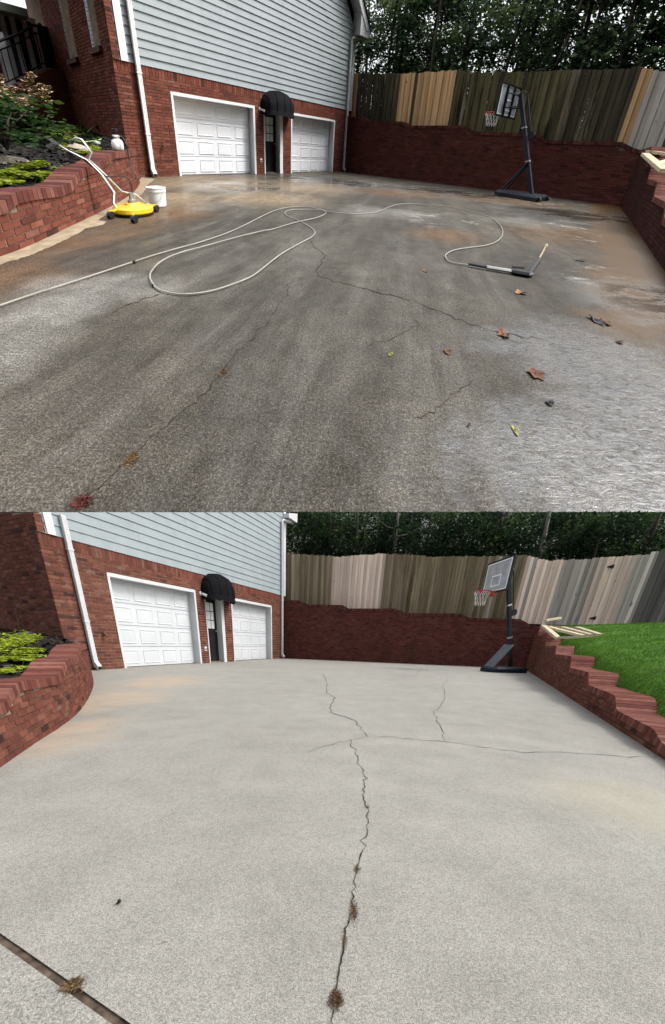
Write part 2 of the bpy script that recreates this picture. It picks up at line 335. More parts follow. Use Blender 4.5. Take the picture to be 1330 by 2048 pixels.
    mr = N(t, 'MapRange', interpolation_type='SMOOTHSTEP'); t.links.new(dq, mr.inputs[0]); mr.inputs[1].default_value = .78; mr.inputs[2].default_value = .42; mr.inputs[3].default_value = 0; mr.inputs[4].default_value = 1
    sy = N(t, 'SeparateXYZ'); t.links.new(attr(t, 'tru').outputs['Vector'], sy.inputs[0]); my = N(t, 'MapRange', interpolation_type='SMOOTHSTEP'); t.links.new(sy.outputs[1], my.inputs[0]); yl = A.g(1300, 690)[1]; my.inputs[1].default_value = yl-.15; my.inputs[2].default_value = yl+.25
    mud = math_(t, 'MULTIPLY', mr.outputs[0], my.outputs[0]); c = mix(t, c, (.090, .047, .011), math_(t, 'MULTIPLY', mud, .92)).outputs[0]
    for sc, lo, hi, seed in ((190, .35, 2.3, 4), (75, .6, 1.45, 5)):
        f = noise(t, sc, 2, .6, seed=seed); c = mix(t, c, ramp(t, f.outputs[0], [(.33, lo), (.5, 1.), (.66, hi)]).outputs[0], 1., 'MULTIPLY').outputs[0]
    t.links.new(c, b.inputs['Base Color'])
    # standing film of water by the doors, the back wall and on the right; damp elsewhere
    film = blobs(t, A, [(640, 362, 3.6, 2.6), (480, 372, 1.8, 1.8), (900, 385, 3.0, 1.8), (1150, 430, 2.5, 1.6), (1290, 600, .9, .9)], 7)
    film = math_(t, 'MAXIMUM', math_(t, 'MULTIPLY', film, ramp(t, noise(t, 1.1, 6, .7, (.8, 1.5, 1), seed=19).outputs[0], [(.40, .1), (.52, 1.)]).outputs[0]), math_(t, 'MULTIPLY', mud, .18))
    gl = blobs(t, A, [(1310, 1000, 1.05, .60), (1400, 830, 1.1, .75), (1140, 700, .85, .60)], 8)
    gs = ramp(t, noise(t, 2.6, 7, .7, (1, 1.7, 1), seed=23).outputs[0], [(.38, .25), (.55, 1.)]).outputs[0]
    wm = N(t, 'MapRange', interpolation_type='SMOOTHSTEP'); t.links.new(math_(t, 'ADD', gl, math_(t, 'ADD', math_(t, 'MULTIPLY', gs, .35), math_(t, 'MULTIPLY', ring.outputs['Fac'], .25))), wm.inputs[0]); wm.inputs[1].default_value = .30; wm.inputs[2].default_value = 1.45
    wet = math_(t, 'MAXIMUM', math_(t, 'MULTIPLY', wm.outputs[0], 1.), math_(t, 'MULTIPLY', film, .30)); wet = math_(t, 'MAXIMUM', wet, math_(t, 'MULTIPLY', ramp(t, sk.outputs[0], [(.42, .03), (.62, .34)]).outputs[0], 1.))
    ro = math_(t, 'SUBTRACT', .60, math_(t, 'MULTIPLY', film, .46)); t.links.new(ro, b.inputs['Roughness'])
    t.links.new(math_(t, 'ADD', .03, math_(t, 'MULTIPLY', film, .16)), b.inputs['Specular IOR Level'])
    bn = noise(t, 80, 3, .7, seed=8)
    rp = N(t, 'TexNoise', Scale=20., Detail=5., Roughness=.68, Distortion=1.6); rm = N(t, 'Mapping'); rm.inputs['Rotation'].default_value = (0, 0, radians(32)); rm.inputs['Scale'].default_value = (.75, 2.0, 1); t.links.new(attr(t, 'tru').outputs['Vector'], rm.inputs[0]); t.links.new(rm.outputs[0], rp.inputs['Vector'])
    brk = ramp(t, rp.outputs[0], [(.34, .22), (.46, .75), (.55, 1.)]).outputs[0]      # the film breaks over the aggregate
    wet = math_(t, 'MULTIPLY', wet, brk)
    bp = N(t, 'Bump', Distance=.12); t.links.new(math_(t, 'SUBTRACT', .6, math_(t, 'MULTIPLY', film, .48)), bp.inputs['Strength']); t.links.new(bn.outputs[0], bp.inputs['Height']); t.links.new(bp.outputs[0], b.inputs['Normal'])
    cb = N(t, 'Bump', Strength=1., Distance=.15); t.links.new(math_(t, 'ADD', rp.outputs[0], math_(t, 'MULTIPLY', bn.outputs[0], .5)), cb.inputs['Height']); t.links.new(cb.outputs[0], b.inputs['Coat Normal'])
    t.links.new(wet, b.inputs['Coat Weight']); b.inputs['Coat Roughness'].default_value = .07; b.inputs['Coat IOR'].default_value = 2.9
    return m
m_concB = concrete_dry(); m_concA = concrete_wet()
m_dry = paint('dry_tan_concrete', (.42, .33, .22), .9, .15, .2, 8)

# ------------------------------------------------------------------ masonry helpers
class Path:
    def __init__(s, pts, place, flip=None):
        s.P = np.array(pts, float); d = np.diff(s.P, axis=0); s.S = np.r_[0, np.cumsum(np.hypot(*d.T))]; s.L = s.S[-1]; s.place = place
        m = s.L/2; x = s.at(m); t = s.tan(m); n = np.array([t[1], -t[0]]); s.sg = 1 if n@(-x) > 0 else -1
        if flip: s.sg = -s.sg
    def at(s, q): 
        q = float(q)
        if q < 0: return s.P[0]+s.tan(0)*q
        if q > s.L: return s.P[-1]+s.tan(s.L)*(q-s.L)
        return np.array([np.interp(q, s.S, s.P[:, 0]), np.interp(q, s.S, s.P[:, 1])])
    def tan(s, q):
        i = min(max(np.searchsorted(s.S, q, 'right')-1, 0), len(s.P)-2); return unit(s.P[i+1]-s.P[i])
    def nrm(s, q, e=.12):
        t = unit(s.tan(max(q-e, 0))+s.tan(min(q+e, s.L))); return np.array([t[1], -t[0]])*s.sg
    def off(s, q, d): return s.at(q)+s.nrm(q)*d
    def find(s, u, v, lo=-2, hi=None):
        best = None
        for q in np.linspace(lo, hi or s.L+2, 500):
            xy = s.at(q); z = s.place.zat(xy, v); e = abs(s.place.px(v3(xy, z))[0]-u)
            if best is None or e < best[0]: best = (e, q, z)
        return best[1], best[2]
def smooth(pts, n=6):
    P = np.array(pts, float); out = []
    Q = np.vstack([2*P[0]-P[1], P, 2*P[-1]-P[-2]])
    for i in range(1, len(Q)-2):
        for k in range(n):
            t = k/n; a, b, c, d = Q[i-1], Q[i], Q[i+1], Q[i+2]
            out.append(.5*((2*b)+(-a+c)*t+(2*a-5*b+4*c-d)*t*t+(-a+3*b-3*c+d)*t**3))
    out.append(P[-1]); return np.array(out)
def area(place, P):
    q = place.px(np.array(P)); return np.ptp(q[:, 0])*np.ptp(q[:, 1])
def emit(parent, place, cells, name, mat, keep):
    """cells: list of (8 corner points, rnd). The largest become single bricks, the rest one mesh"""
    vis = []
    for q, r in cells:
        p = place.px(np.array(q)).mean(0); a = area(place, q)
        vis.append(a if -10 < p[0] < 1340 and -10 < p[1] < 2060 else a*1e-4)
    order = np.argsort(vis)[::-1]; rest = MB(place)
    for i, j in enumerate(order):
        q, r = cells[j]
        if i < keep: MB(place).hexa(q, r).part(name, mat, parent)
        else: rest.hexa(q, r)
    if rest.V: rest.part(name+'work' if name == 'brick' else name+'_run', mat, parent, kind='stuff')
def masonry(parent, path, s0, s1, base, top, openings=(), mat=None, mortar=None, keep=300, course=.070, blen=.205, thick=.2, gap=.012, proud=.007, name='wall', off0=0.):
    """base/top: functions of the run. Returns the wall part holding mortar core and bricks"""
    pl = path.place; mb = MB(pl)
    br = sorted(set([s0, s1]+[x for o in openings for x in o[:2] if s0 < x < s1]+list(np.arange(s0, s1, .12 if len(path.P) > 2 or callable(top) else 1.))))
    for a, b in zip(br[:-1], br[1:]):
        if b-a < 1e-4: continue
        m_ = (a+b)/2; iv = [(None, None)]
        cuts = sorted([(o[2], o[3]) for o in openings if o[0] < m_ < o[1]])
        lo = base(m_); segs = []; cur = lo
        for c0, c1 in cuts:
            if c0 > cur+1e-3: segs.append((cur, c0))
            cur = max(cur, c1)
        segs.append((cur, None))
        for c0, c1 in segs:
            za, zb = (c1, c1) if c1 is not None else (top(a), top(b))
            ba, bb = (c0, c0) if c0 != lo else (base(a), base(b))
            if za-ba < .003 and zb-bb < .003: continue
            fa, fb, ka, kb = path.off(a, off0), path.off(b, off0), path.off(a, off0-thick), path.off(b, off0-thick)
            mb.hexa([v3(fa, ba), v3(fb, bb), v3(kb, bb), v3(ka, ba), v3(fa, za), v3(fb, zb), v3(kb, zb), v3(ka, za)])
    wall = mb.part(name, mortar, parent)
    zmin = min(base(q) for q in np.linspace(s0, s1, 30)); zmax = max(top(q) for q in np.linspace(s0, s1, 200)); cells = []; k = 0
    z = math.floor(zmin/course)*course
    while z < zmax:
        q = s0-(blen/2 if k % 2 else 0)
        while q < s1:
            a, b = max(q, s0), min(q+blen-gap, s1); q += blen
            pieces = [(a, b)]
            for o in openings:
                if o[2] < z+course/2 < o[3]:
                    np_ = []
                    for (x, y) in pieces:
                        if y <= o[0] or x >= o[1]: np_.append((x, y))
                        else:
                            if x < o[0]: np_.append((x, o[0]))
                            if y > o[1]: np_.append((o[1], y))
                    pieces = np_
            for (x, y) in pieces:
                if y-x < .02: continue
                za, zb = min(z+course-gap, top(x)), min(z+course-gap, top(y)); b0 = max(z, min(base(x), base(y)))
                if za-b0 < .015 or zb-b0 < .015: continue
                pr = proud+random.uniform(-.002, .003)+off0
                fa, fb, ka, kb = path.off(x, pr), path.off(y, pr), path.off(x, off0-.03), path.off(y, off0-.03)
                cells.append(([v3(fa, b0), v3(fb, b0), v3(kb, b0), v3(ka, b0), v3(fa, za), v3(fb, zb), v3(kb, zb), v3(ka, za)], min(1, max(0, random.gauss(.5, .2)))))
        z += course; k += 1
    emit(wall, pl, cells, 'brick', mat, keep)
    return wall
def coping(parent, path, s0, s1, top, mat, mortar, h=.10, depth=.24, w=.072, out=.025, keep=300, gap=.009):
    pl = path.place; cells = []; core = MB(pl); q = s0
    while q < s1:
        # step by true length along the profile
        sl = (top(q+.03)-top(q))/.03; dq = w/math.sqrt(1+min(sl*sl, 9)); a, b = q, min(q+dq, s1); q = b
        g_ = gap/ math.sqrt(1+min(sl*sl, 9))
        za, zb = top(a), top(b-g_)
        fa, fb, ka, kb = path.off(a, out), path.off(b-g_, out), path.off(a, out-depth), path.off(b-g_, out-depth)
        cells.append(([v3(fa, za-h), v3(fb, zb-h), v3(kb, zb-h), v3(ka, za-h), v3(fa, za), v3(fb, zb), v3(kb, zb), v3(ka, za)], random.random()))
        fa, fb, ka, kb = path.off(a, out-.006), path.off(b, out-.006), path.off(a, out-depth+.006), path.off(b, out-depth+.006); zc, zd = top(a)-.006, top(b)-.006
        core.hexa([v3(fa, zc-h+.01), v3(fb, zd-h+.01), v3(kb, zd-h+.01), v3(ka, zc-h+.01), v3(fa, zc), v3(fb, zd), v3(kb, zd), v3(ka, zc)])
    cp = core.part('coping', mortar, parent); emit(cp, pl, cells, 'coping_brick', mat, keep)
def clip(poly, a, b, c):   # keep a*x+b*y<=c
    out = []
    for i in range(len(poly)):
        p, q = poly[i], poly[(i+1) % len(poly)]; dp, dq = a*p[0]+b*p[1]-c, a*q[0]+b*q[1]-c
        if dp <= 0: out.append(p)
        if (dp < 0) != (dq < 0) and dp != dq: t = dp/(dp-dq); out.append((p[0]+t*(q[0]-p[0]), p[1]+t*(q[1]-p[1])))
    return out
def interp_fn(xs, zs): return lambda q: float(np.interp(q, xs, zs))

# ================================================================== SETTING
def sheet(pl, name, pts, z, mat, kind='structure', parent=None):
    mb = MB(pl); n = len(pts); mb.add([v3(p, z) for p in pts], [tuple(range(n))])
    if parent is not None: return mb.part(name, mat, parent)
    return mb.solo(name, mat, v3(pts[0], z), kind=kind)
# ---- upper terrace
eA = [A.g(u, 1024) for u in (-260, 200, 665, 1100, 1590)]
drive_a = sheet(A, 'wet_driveway', eA+[np.array(p) for p in ((13, 4), (13, 18), (-9, 18), (-9, 2))], 0, m_concA)
gA = [A.g(u, 1023.6, -.012) for u in (-900, 2300)]
sheet(A, 'terrace_ground', gA+[np.array((60., 60.)), np.array((-60., 60.))], -.012, m_soil)
# ---- added backing below the terrace edge, pale to pass for sky between the lower trees
mb = MB(B); pts = []
for u in np.linspace(-900, 2300, 33):
    P = A.cam(v3(A.g(u, 1024.2), -.006))
    q = np.array([P@B.r, P@B.f]); xy = np.linalg.solve(B.M, q-B.t); z = (P@B.n+B.hp)/B.k; pts.append((xy, z))
V = []
for xy, z in pts: V += [v3(xy, z), v3(xy*1.0+np.array([0, -.0]), -2.)]
mb.add(V, [(2*i, 2*i+1, 2*i+3, 2*i+2) for i in range(len(pts)-1)]); mb.solo('sky_gap_backing', m_skyback, v3(pts[16][0], -2), kind='structure')
# ---- lower yard
sheet(B, 'yard_ground', [np.array(p, float) for p in ((-70, -30), (70, -30), (70, 26), (-70, 26))], -.03, m_soil)
j0, j1 = B.g(0, 1866), B.g(268, 2052); jd = unit(j1-j0); jn = np.array([jd[1], -jd[0]]); jn = jn if jn@(-j0) > 0 else -jn
ja, jb = j0-jd*6, j1+jd*8; wj = .016
drive_b = sheet(B, 'dry_driveway', [ja, jb, np.array((14, -6.)), np.array((14, 20.)), np.array((-10, 20.))], 0, m_concB)
sheet(B, 'lower_slab', [ja+jn*wj, np.array((-8., -6.)), np.array((6., -9)), jb+jn*wj], -.001, m_concB)
sheet(B, 'joint_filler', [ja-jn*.01, jb-jn*.01, jb+jn*(wj+.01), ja+jn*(wj+.01)], -.008, m_jointdirt, parent=drive_b)

def ribbon(pl, pts, w0, mat, parent, name, z=.003, jit=.012, sub=5):
    """a crack: a narrow wandering strip"""
    P = [pl.g(u, v) for u, v in pts]; Q = []
    for a, b in zip(P[:-1], P[1:]):
        for k in range(sub):
            t = k/sub; d = b-a; n = np.array([-d[1], d[0]])/(np.linalg.norm(d)+1e-9); L = np.linalg.norm(d)
            Q.append(a+d*t+n*random.gauss(0, min(jit, L*.06))*(1 if k else .3))
    Q.append(P[-1]); V = []; Fc = []
    for i, p in enumerate(Q):
        d = unit(Q[min(i+1, len(Q)-1)]-Q[max(i-1, 0)]); n = np.array([-d[1], d[0]]); e = 1-.75*max(0, (i/len(Q)-.8)/.2) if i > len(Q)*.8 else 1
        ww = w0*random.uniform(.45, 1.5)*e/2; V += [v3(p+n*ww, z), v3(p-n*ww*random.uniform(.7, 1.3), z)]
    for i in range(len(Q)-1): Fc.append((2*i, 2*i+1, 2*i+3, 2*i+2))
    return MB(pl).add(V, Fc).part(name, mat, parent)
ribbon(A, [(620, 482), (632, 497), (650, 512), (637, 535), (637, 552)], .007, m_crack, drive_a, 'crack')
ribbon(A, [(637, 552), (590, 556), (580, 567), (575, 585), (555, 612), (540, 637), (505, 680), (470, 707), (440, 747), (410, 787), (370, 820), (320, 860), (280, 897), (250, 925), (215, 960), (170, 995), (140, 1020)], .003, m_crack, drive_a, 'crack')
ribbon(A, [(637, 552), (671, 564), (707, 572), (754, 585), (801, 595), (858, 616), (894, 629), (941, 650), (993, 664), (1029, 670), (1091, 681)], .007, m_crack, drive_a, 'crack')
ribbon(A, [(830, 640), (842, 650), (800, 668), (740, 690)], .004, m_jointdirt, drive_a, 'crack')
ribbon(A, [(942, 764), (920, 782), (885, 808), (850, 830), (825, 842)], .0045, m_jointdirt, drive_a, 'crack')
ribbon(A, [(225, 625), (260, 608), (300, 595), (322, 588)], .010, m_jointdirt, drive_a, 'crack')
ribbon(B, [(645, 1348), (655, 1365), (653, 1387), (671, 1396), (661, 1411), (660, 1425), (712, 1442), (718, 1452), (735, 1473)], .0085, m_crack, drive_b, 'crack')
ribbon(B, [(735, 1473), (819, 1478), (891, 1484), (929, 1489), (995, 1499), (1055, 1506), (1099, 1504), (1220, 1511), (1258, 1515), (1322, 1514)], .005, m_crack, drive_b, 'crack')
ribbon(B, [(735, 1473), (701, 1480), (655, 1491), (611, 1505)], .004, m_crack, drive_b, 'crack')
ribbon(B, [(701, 1480), (711, 1504), (716, 1526), (727, 1546), (729, 1565), (725, 1590), (734, 1614), (736, 1647), (732, 1675), (719, 1719), (714, 1746), (707, 1795), (699, 1839), (690, 1872), (682, 1916), (675, 1966), (668, 2020), (659, 2056)], .004, m_crack, drive_b, 'crack')
ribbon(B, [(896, 1356), (885, 1373), (890, 1395), (882, 1414), (866, 1425), (873, 1439), (885, 1463), (893, 1484)], .005, m_crack, drive_b, 'crack')
ribbon(B, [(843, 1338), (830, 1352), (800, 1356)], .008, m_crack, drive_b, 'crack')

# ================================================================== THE HOUSE (seen in both yards)
GD1 = (1.17, 3.72, 0, 2.05); ED = (4.07, 4.88, 0, 2.0); GD2 = (5.28, 7.72, 0, 2.04); SID = 2.50; HL = 8.62
def house(pl, c0, c1, upper, label):
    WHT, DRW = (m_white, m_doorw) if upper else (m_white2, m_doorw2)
    pa = pl.g(*c0); pb = pl.g(*c1); d1 = unit(pb-pa); path = Path([pa, pa+d1*(HL+.14)], pl); nf = path.nrm(1.)
    bk = -nf; H = thing(pl, 'house', v3(pa, 0), label, 'house')
    W = lambda s, z, o=0.: v3(pa+d1*s+nf*o, z)
    d13, n3 = v3(d1, 0), v3(nf, 0); up = np.array([0, 0, 1.])
    def bx(mb, s0, s1, z0, z1, o0, o1, r=.5): return mb.box(W((s0+s1)/2, (z0+z1)/2, (o0+o1)/2), d13*(s1-s0)/2, n3*(o1-o0)/2, up*(z1-z0)/2, r)
    if upper:
        cuts = [(1.25, 1, 5.5+1.25*8.55), (-1.25, 1, 5.2)]
    else:
        r0 = pl.wall(pa, pb, 100, 1024.6); r1 = pl.wall(pa, pb, 560, 1024.6); k = (r1[1]-r0[1])/(r1[0]-r0[0]); cuts = [(-k, 1, r0[1]-k*r0[0])]
    # -- brick lower storey
    top_b = lambda q: SID-.205
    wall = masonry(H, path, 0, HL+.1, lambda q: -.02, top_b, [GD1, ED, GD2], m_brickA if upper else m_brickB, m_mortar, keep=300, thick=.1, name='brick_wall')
    cells = []; q = 0.
    while q < HL+.1:
        cells.append(([W(q, SID-.2, .008), W(q+.062, SID-.2, .008), W(q+.062, SID-.2, -.05), W(q, SID-.2, -.05), W(q, SID-.006, .008), W(q+.062, SID-.006, .008), W(q+.062, SID-.006, -.05), W(q, SID-.006, -.05)], random.gauss(.55, .2))); q += .072
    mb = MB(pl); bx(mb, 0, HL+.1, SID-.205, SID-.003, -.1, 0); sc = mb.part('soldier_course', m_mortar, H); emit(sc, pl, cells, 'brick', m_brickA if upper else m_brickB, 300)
    # -- core
    poly = [(0, -.3), (HL+.1, -.3), (HL+.1, 14), (0, 14)]
    for c in cuts: poly = clip(poly, *c)
    mb = MB(pl); mb.prism([W(s, z, -.32) for s, z in poly], -n3*6, .5); mb.part('inner_wall', m_mortar, H)
    # -- siding boards
    z = SID; i = 0
    while z < (11 if upper else 6.5):
        js = sorted([.12]+[random.uniform(1.2, HL-1.2) for _ in range(2)]+[HL+.02])
        for j0_, j1_ in zip(js[:-1], js[1:]):
            poly = [(j0_+.0015, z), (j1_-.0015, z), (j1_-.0015, z+.174), (j0_+.0015, z+.174)]
            for c in cuts: poly = clip(poly, *c)
            if len(poly) >= 3:
                wob = random.uniform(-.002, .002); f = lambda s, z_: W(s, z_, .022+wob-(z_-z)/.174*.017)
                n = len(poly); V = [f(*p) for p in poly]+[W(s, z_, -.03) for s, z_ in poly]
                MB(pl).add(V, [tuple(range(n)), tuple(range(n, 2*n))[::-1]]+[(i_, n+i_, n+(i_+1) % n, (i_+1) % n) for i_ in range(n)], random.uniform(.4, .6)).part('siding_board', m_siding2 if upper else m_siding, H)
        z += .176
    # -- corner boards
    for s0, s1 in ((.16, .30), (HL-.03, HL+.13)):
        poly = [(s0, SID), (s1, SID), (s1, 12), (s0, 12)]
        for c in cuts: poly = clip(poly, *c)
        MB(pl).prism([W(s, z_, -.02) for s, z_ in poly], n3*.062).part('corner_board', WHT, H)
    # brick return left of the corner board
    top_c = (lambda q: 5.2) if upper else (lambda q: cuts[0][2]-cuts[0][0]*q-.01)
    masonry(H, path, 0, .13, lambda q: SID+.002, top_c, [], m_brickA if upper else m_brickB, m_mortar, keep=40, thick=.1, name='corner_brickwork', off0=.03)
    # -- garage doors
    for (s0, s1, z0, z1) in (GD1, GD2):
        mb = MB(pl); fr = .05
        bx(mb, s0-.004, s0+fr, z0, z1, -.30, .012); bx(mb, s1-fr*1.2, s1+.004, z0, z1, -.30, .012); bx(mb, s0+fr, s1-fr*1.2, z1-.07, z1+.004, -.30, .012)
        D = mb.part('door_frame', WHT, H)
        a, b = s0+fr, s1-fr*1.2; hh = (z1-.07)/4
        mb = MB(pl)
        for r in range(4): bx(mb, a, b, .012+r*hh, (r+1)*hh-.004+.0, -.27, -.22)
        bx(mb, a, b, .012, z1-.08, -.28, -.235); D = mb.part('garage_door', DRW, H)
        mb = MB(pl); bx(mb, a, b, 0, .014, -.27, -.215); mb.part('rubber_seal', m_rubber, D)
        w4 = (b-a)/4
        for r in range(4):
            for c in range(4):
                x0, x1, y0, y1 = a+c*w4+.08, a+(c+1)*w4-.08, r*hh+.09, (r+1)*hh-.09; e = .028
                mb = MB(pl)
                rim = [W(x0, y0, -.2185), W(x1, y0, -.2185), W(x1, y1, -.2185), W(x0, y1, -.2185)]
                low = [W(x0+e, y0+e, -.236+.001), W(x1-e, y0+e, -.235), W(x1-e, y1-e, -.235), W(x0+e, y1-e, -.235)]
                hi0 = [W(x0+2*e, y0+2*e, -.214), W(x1-2*e, y0+2*e, -.214), W(x1-2*e, y1-2*e, -.214), W(x0+2*e, y1-2*e, -.214)]
                # moulded field: rim bead, sunk channel, raised centre
                out = [W(x0-.012, y0-.012, -.221), W(x1+.012, y0-.012, -.221), W(x1+.012, y1+.012, -.221), W(x0-.012, y1+.012, -.221)]
                V = out+[p+n3*.012 for p in rim]+[p+n3*.018 for p in low]+hi0
                Fc = []
                for k_ in range(3):
                    for e_ in range(4): Fc.append((k_*4+e_, k_*4+(e_+1) % 4, (k_+1)*4+(e_+1) % 4, (k_+1)*4+e_))
                Fc.append((12, 13, 14, 15)); mb.add(V, Fc).part('panel', DRW, D)
    # -- entry door
    s0, s1, z0, z1 = ED; mb = MB(pl)
    bx(mb, s1-.13, s1+.004, 0, z1, -.30, .014); bx(mb, s0-.004, s0+.035, 0, z1, -.3, .010); bx(mb, s0+.035, s1-.13, z1-.06, z1+.004, -.3, .012); mb.part('door_frame', WHT, H)
    a, b = s0+.035, s1-.13; mb = MB(pl); bx(mb, a, b, .02, z1-.06, -.28, -.23)
    for (x0, x1, y0, y1) in ((a, a+.09, .02, 1.94), (b-.09, b, .02, 1.94), (a, b, .92, 1.04), (a, b, .02, .2), (a, b, 1.82, 1.94), ((a+b)/2-.04, (a+b)/2+.04, .2, .92)): bx(mb, x0, x1, y0, y1, -.232, -.216)
    D = mb.part('entry_door', m_black, H)
    mb = MB(pl); bx(mb, a, b, 0, .03, -.3, -.1); mb.part('threshold', m_steel, D)
    pw, ph = (b-a-.18)/3, (1.82-1.04)/3
    for r in range(3):
        for c in range(3):
            mb = MB(pl); bx(mb, a+.09+c*pw+.012, a+.09+(c+1)*pw-.012, 1.04+r*ph+.012, 1.04+(r+1)*ph-.012, -.231, -.222); mb.part('pane', m_pane, D)
    mb = MB(pl); mb.lathe(W(b-.05, .98, -.2), [(.005, -.03), (.03, -.02), (.03, .02), (.005, .03)], 10); mb.part('door_knob', m_brass, D)
    # -- dome awning: ribs fan from the wall, full round in front view and in section
    sc_, wd, z0, pr, ht = 4.56, .62, 1.98, .48, .62; V = []; Fc = []; nu, nv = 20, 10
    pz = lambda ph_, th: z0+ht*sin(ph_)**.75*cos(th)**.6
    po = lambda ph_, th: .01+pr*max(0, sin(ph_))**.6*sin(th)**.75
    for i in range(nv+1):
        th = min(pi/2*i/nv, pi/2-1e-4)
        for j in range(nu+1):
            ph_ = min(pi*j/nu, pi-1e-6); V.append(W(sc_-wd*cos(ph_), pz(ph_, th), po(ph_, th)))
    for i in range(nv):
        for j in range(nu): Fc.append((i*(nu+1)+j, i*(nu+1)+j+1, (i+1)*(nu+1)+j+1, (i+1)*(nu+1)+j))
    AW = MB(pl).add(V, Fc).part('awning', m_fabric, H, smooth=True)
    V = []; Fc = []
    for j in range(nu*2+1):
        ph_ = pi*j/(nu*2); p = (sc_-wd*cos(ph_), .01+pr*max(0, sin(ph_))**.6); sag = .13+.03*abs(sin(ph_*8))
        V += [W(p[0], z0+.01, p[1]), W(p[0], z0-sag, p[1]+.015)]
    for j in range(nu*2): Fc.append((2*j, 2*j+2, 2*j+3, 2*j+1))
    MB(pl).add(V, Fc).part('valance', m_fabric, AW)
    for j in (4, 7, 10, 13, 16):
        ph_ = pi*j/nu; pts = [W(sc_-wd*cos(ph_), pz(ph_, t), po(ph_, t)+.004) for t in np.linspace(0, pi/2-1e-4, 9)]
        MB(pl).tube(pts, .012, 6).part('rib', m_fabric, AW)
    # -- lamp, outlet, tap
    mb = MB(pl); mb.tube([W(3.93, 1.98, 0), W(3.93, 1.98, .10)], .02, 8); mb.tube([W(3.93, 1.98, .06), W(3.99, 1.93, .2)], [.03, .055], 10); L_ = mb.part('flood_light', WHT, H)
    MB(pl).tube([W(3.93, 1.99, .004), W(3.93, 1.99, .03)], .06, 12).part('mount_plate', WHT, L_)
    mb = MB(pl); bx(mb, 3.87, 3.95, .38, .50, 0, .035); O_ = mb.part('outlet_box', m_plastic, H)
    mb = MB(pl); bx(mb, 3.885, 3.935, .40, .45, .036, .044); mb.part('outlet_cover', m_sill, O_)
    mb = MB(pl); mb.tube([W(.82, .76, 0), W(.82, .76, .09), W(.82, .72, .12)], .02, 8); T_ = mb.part('wall_tap', m_rust, H)
    mb = MB(pl); mb.tube([W(.82, .80, .05), W(.82, .80, .075)], .04, 8); mb.part('tap_handle', m_rust, T_)
    # -- downspouts
    for s_, ztop in ((.47, 11. if upper else None), (HL-.2, 5.0)):
        if ztop is None: ztop = cuts[0][2]-cuts[0][0]*s_-.05
        if upper and s_ < 1: ztop = 5.4
        mb = MB(pl); bx(mb, s_-.045, s_+.045, .14, ztop, .035, .105)
        ds = mb.part('downspout', WHT, H)
        for e in (-.03, 0, .03):
            mb = MB(pl); bx(mb, s_+e-.006, s_+e+.006, .16, ztop-.03, .105, .110); mb.part('rib', WHT, ds)
        mb = MB(pl); mb.hexa([W(s_-.045, .02, .17), W(s_+.045, .02, .17), W(s_+.045, .10, .035), W(s_-.045, .10, .035), W(s_-.045, .10, .20), W(s_+.045, .10, .20), W(s_+.045, .20, .106), W(s_-.045, .20, .106)])
        mb.part('elbow', WHT, ds)
        mb = MB(pl); bx(mb, s_-.036, s_+.036, .025, .085, .195, .199); mb.part('outlet_mouth', m_black, ds)
        for zz in (1.0, 2.3, 3.9):
            if zz < ztop-.2: mb = MB(pl); bx(mb, s_-.055, s_+.055, zz, zz+.03, .03, .113); mb.part('strap', WHT, ds)
        if s_ > 1:
            mb = MB(pl); mb.tube([W(s_, 4.98, .07), W(s_+.04, 5.06, .09), W(s_+.5, 5.12, .16), W(s_+.55, 5.2, .16)], .045, 8); mb.part('gutter_elbow', WHT, ds)
    # -- eave return and rake
    if upper:
        mb = MB(pl); mb.prism([W(8.58, 5.16, -.02), W(9.22, 5.16, -.02), W(9.30, 5.3, -.02), W(9.22, 5.46, -.02), W(8.72, 5.95, -.02), W(8.58, 5.95, -.02)], n3*.36); E_ = mb.part('eave_return', WHT, H)
        mb = MB(pl); bx(mb, 9.15, 9.33, 5.2, 5.33, -3, .42); mb.part('gutter', WHT, H)
        mb = MB(pl); mb.prism([W(9.22, 5.46, -.02), W(4.4, 11.48, -.02), W(4.4, 11.10, -.02), W(8.98, 5.38, -.02)], n3*.38); mb.part('rake_board', WHT, H)
        mb = MB(pl); mb.prism([W(-.6, 5.2, -.02), W(4.4, 11.48, -.02), W(4.4, 11.10, -.02), W(-.4, 5.1, -.02)], n3*.38); mb.part('rake_board', WHT, H)
        mb = MB(pl); mb.prism([W(9.3, 5.42, .4), W(4.4, 11.56, .4), W(4.4, 11.49, .4), W(9.23, 5.47, .4)], -n3*6.4); mb.prism([W(-.7, 5.16, .4), W(4.395, 11.56, .4), W(4.395, 11.49, .4), W(-.6, 5.21, .4)], -n3*6.4); mb.part('roof', m_dkshingle, H)
    else:
        cz = lambda s_: cuts[0][2]-cuts[0][0]*s_-.05
        mb = MB(pl); mb.prism([W(8.58, 5.16, -.02), W(9.22, 5.16, -.02), W(9.24, min(5.46, cz(9.24)), -.02), W(8.58, min(5.46, cz(8.58)), -.02)], n3*.3); mb.part('eave_return', WHT, H)
    return H, path, W, d1, nf
m_dkshingle = paint('dark_shingle', (.05, .05, .052), .9, .1, .3, 6)
HA_, pathA, WA, d1A, nfA = house(A, (264, 354.8), (690, 343.2), True, 'brick and grey siding house behind the wet driveway')
HB_, pathB, WB, d1B, nfB = house(B, (145, 1343), (567, 1316.5), False, 'brick and grey siding house behind the dry driveway')

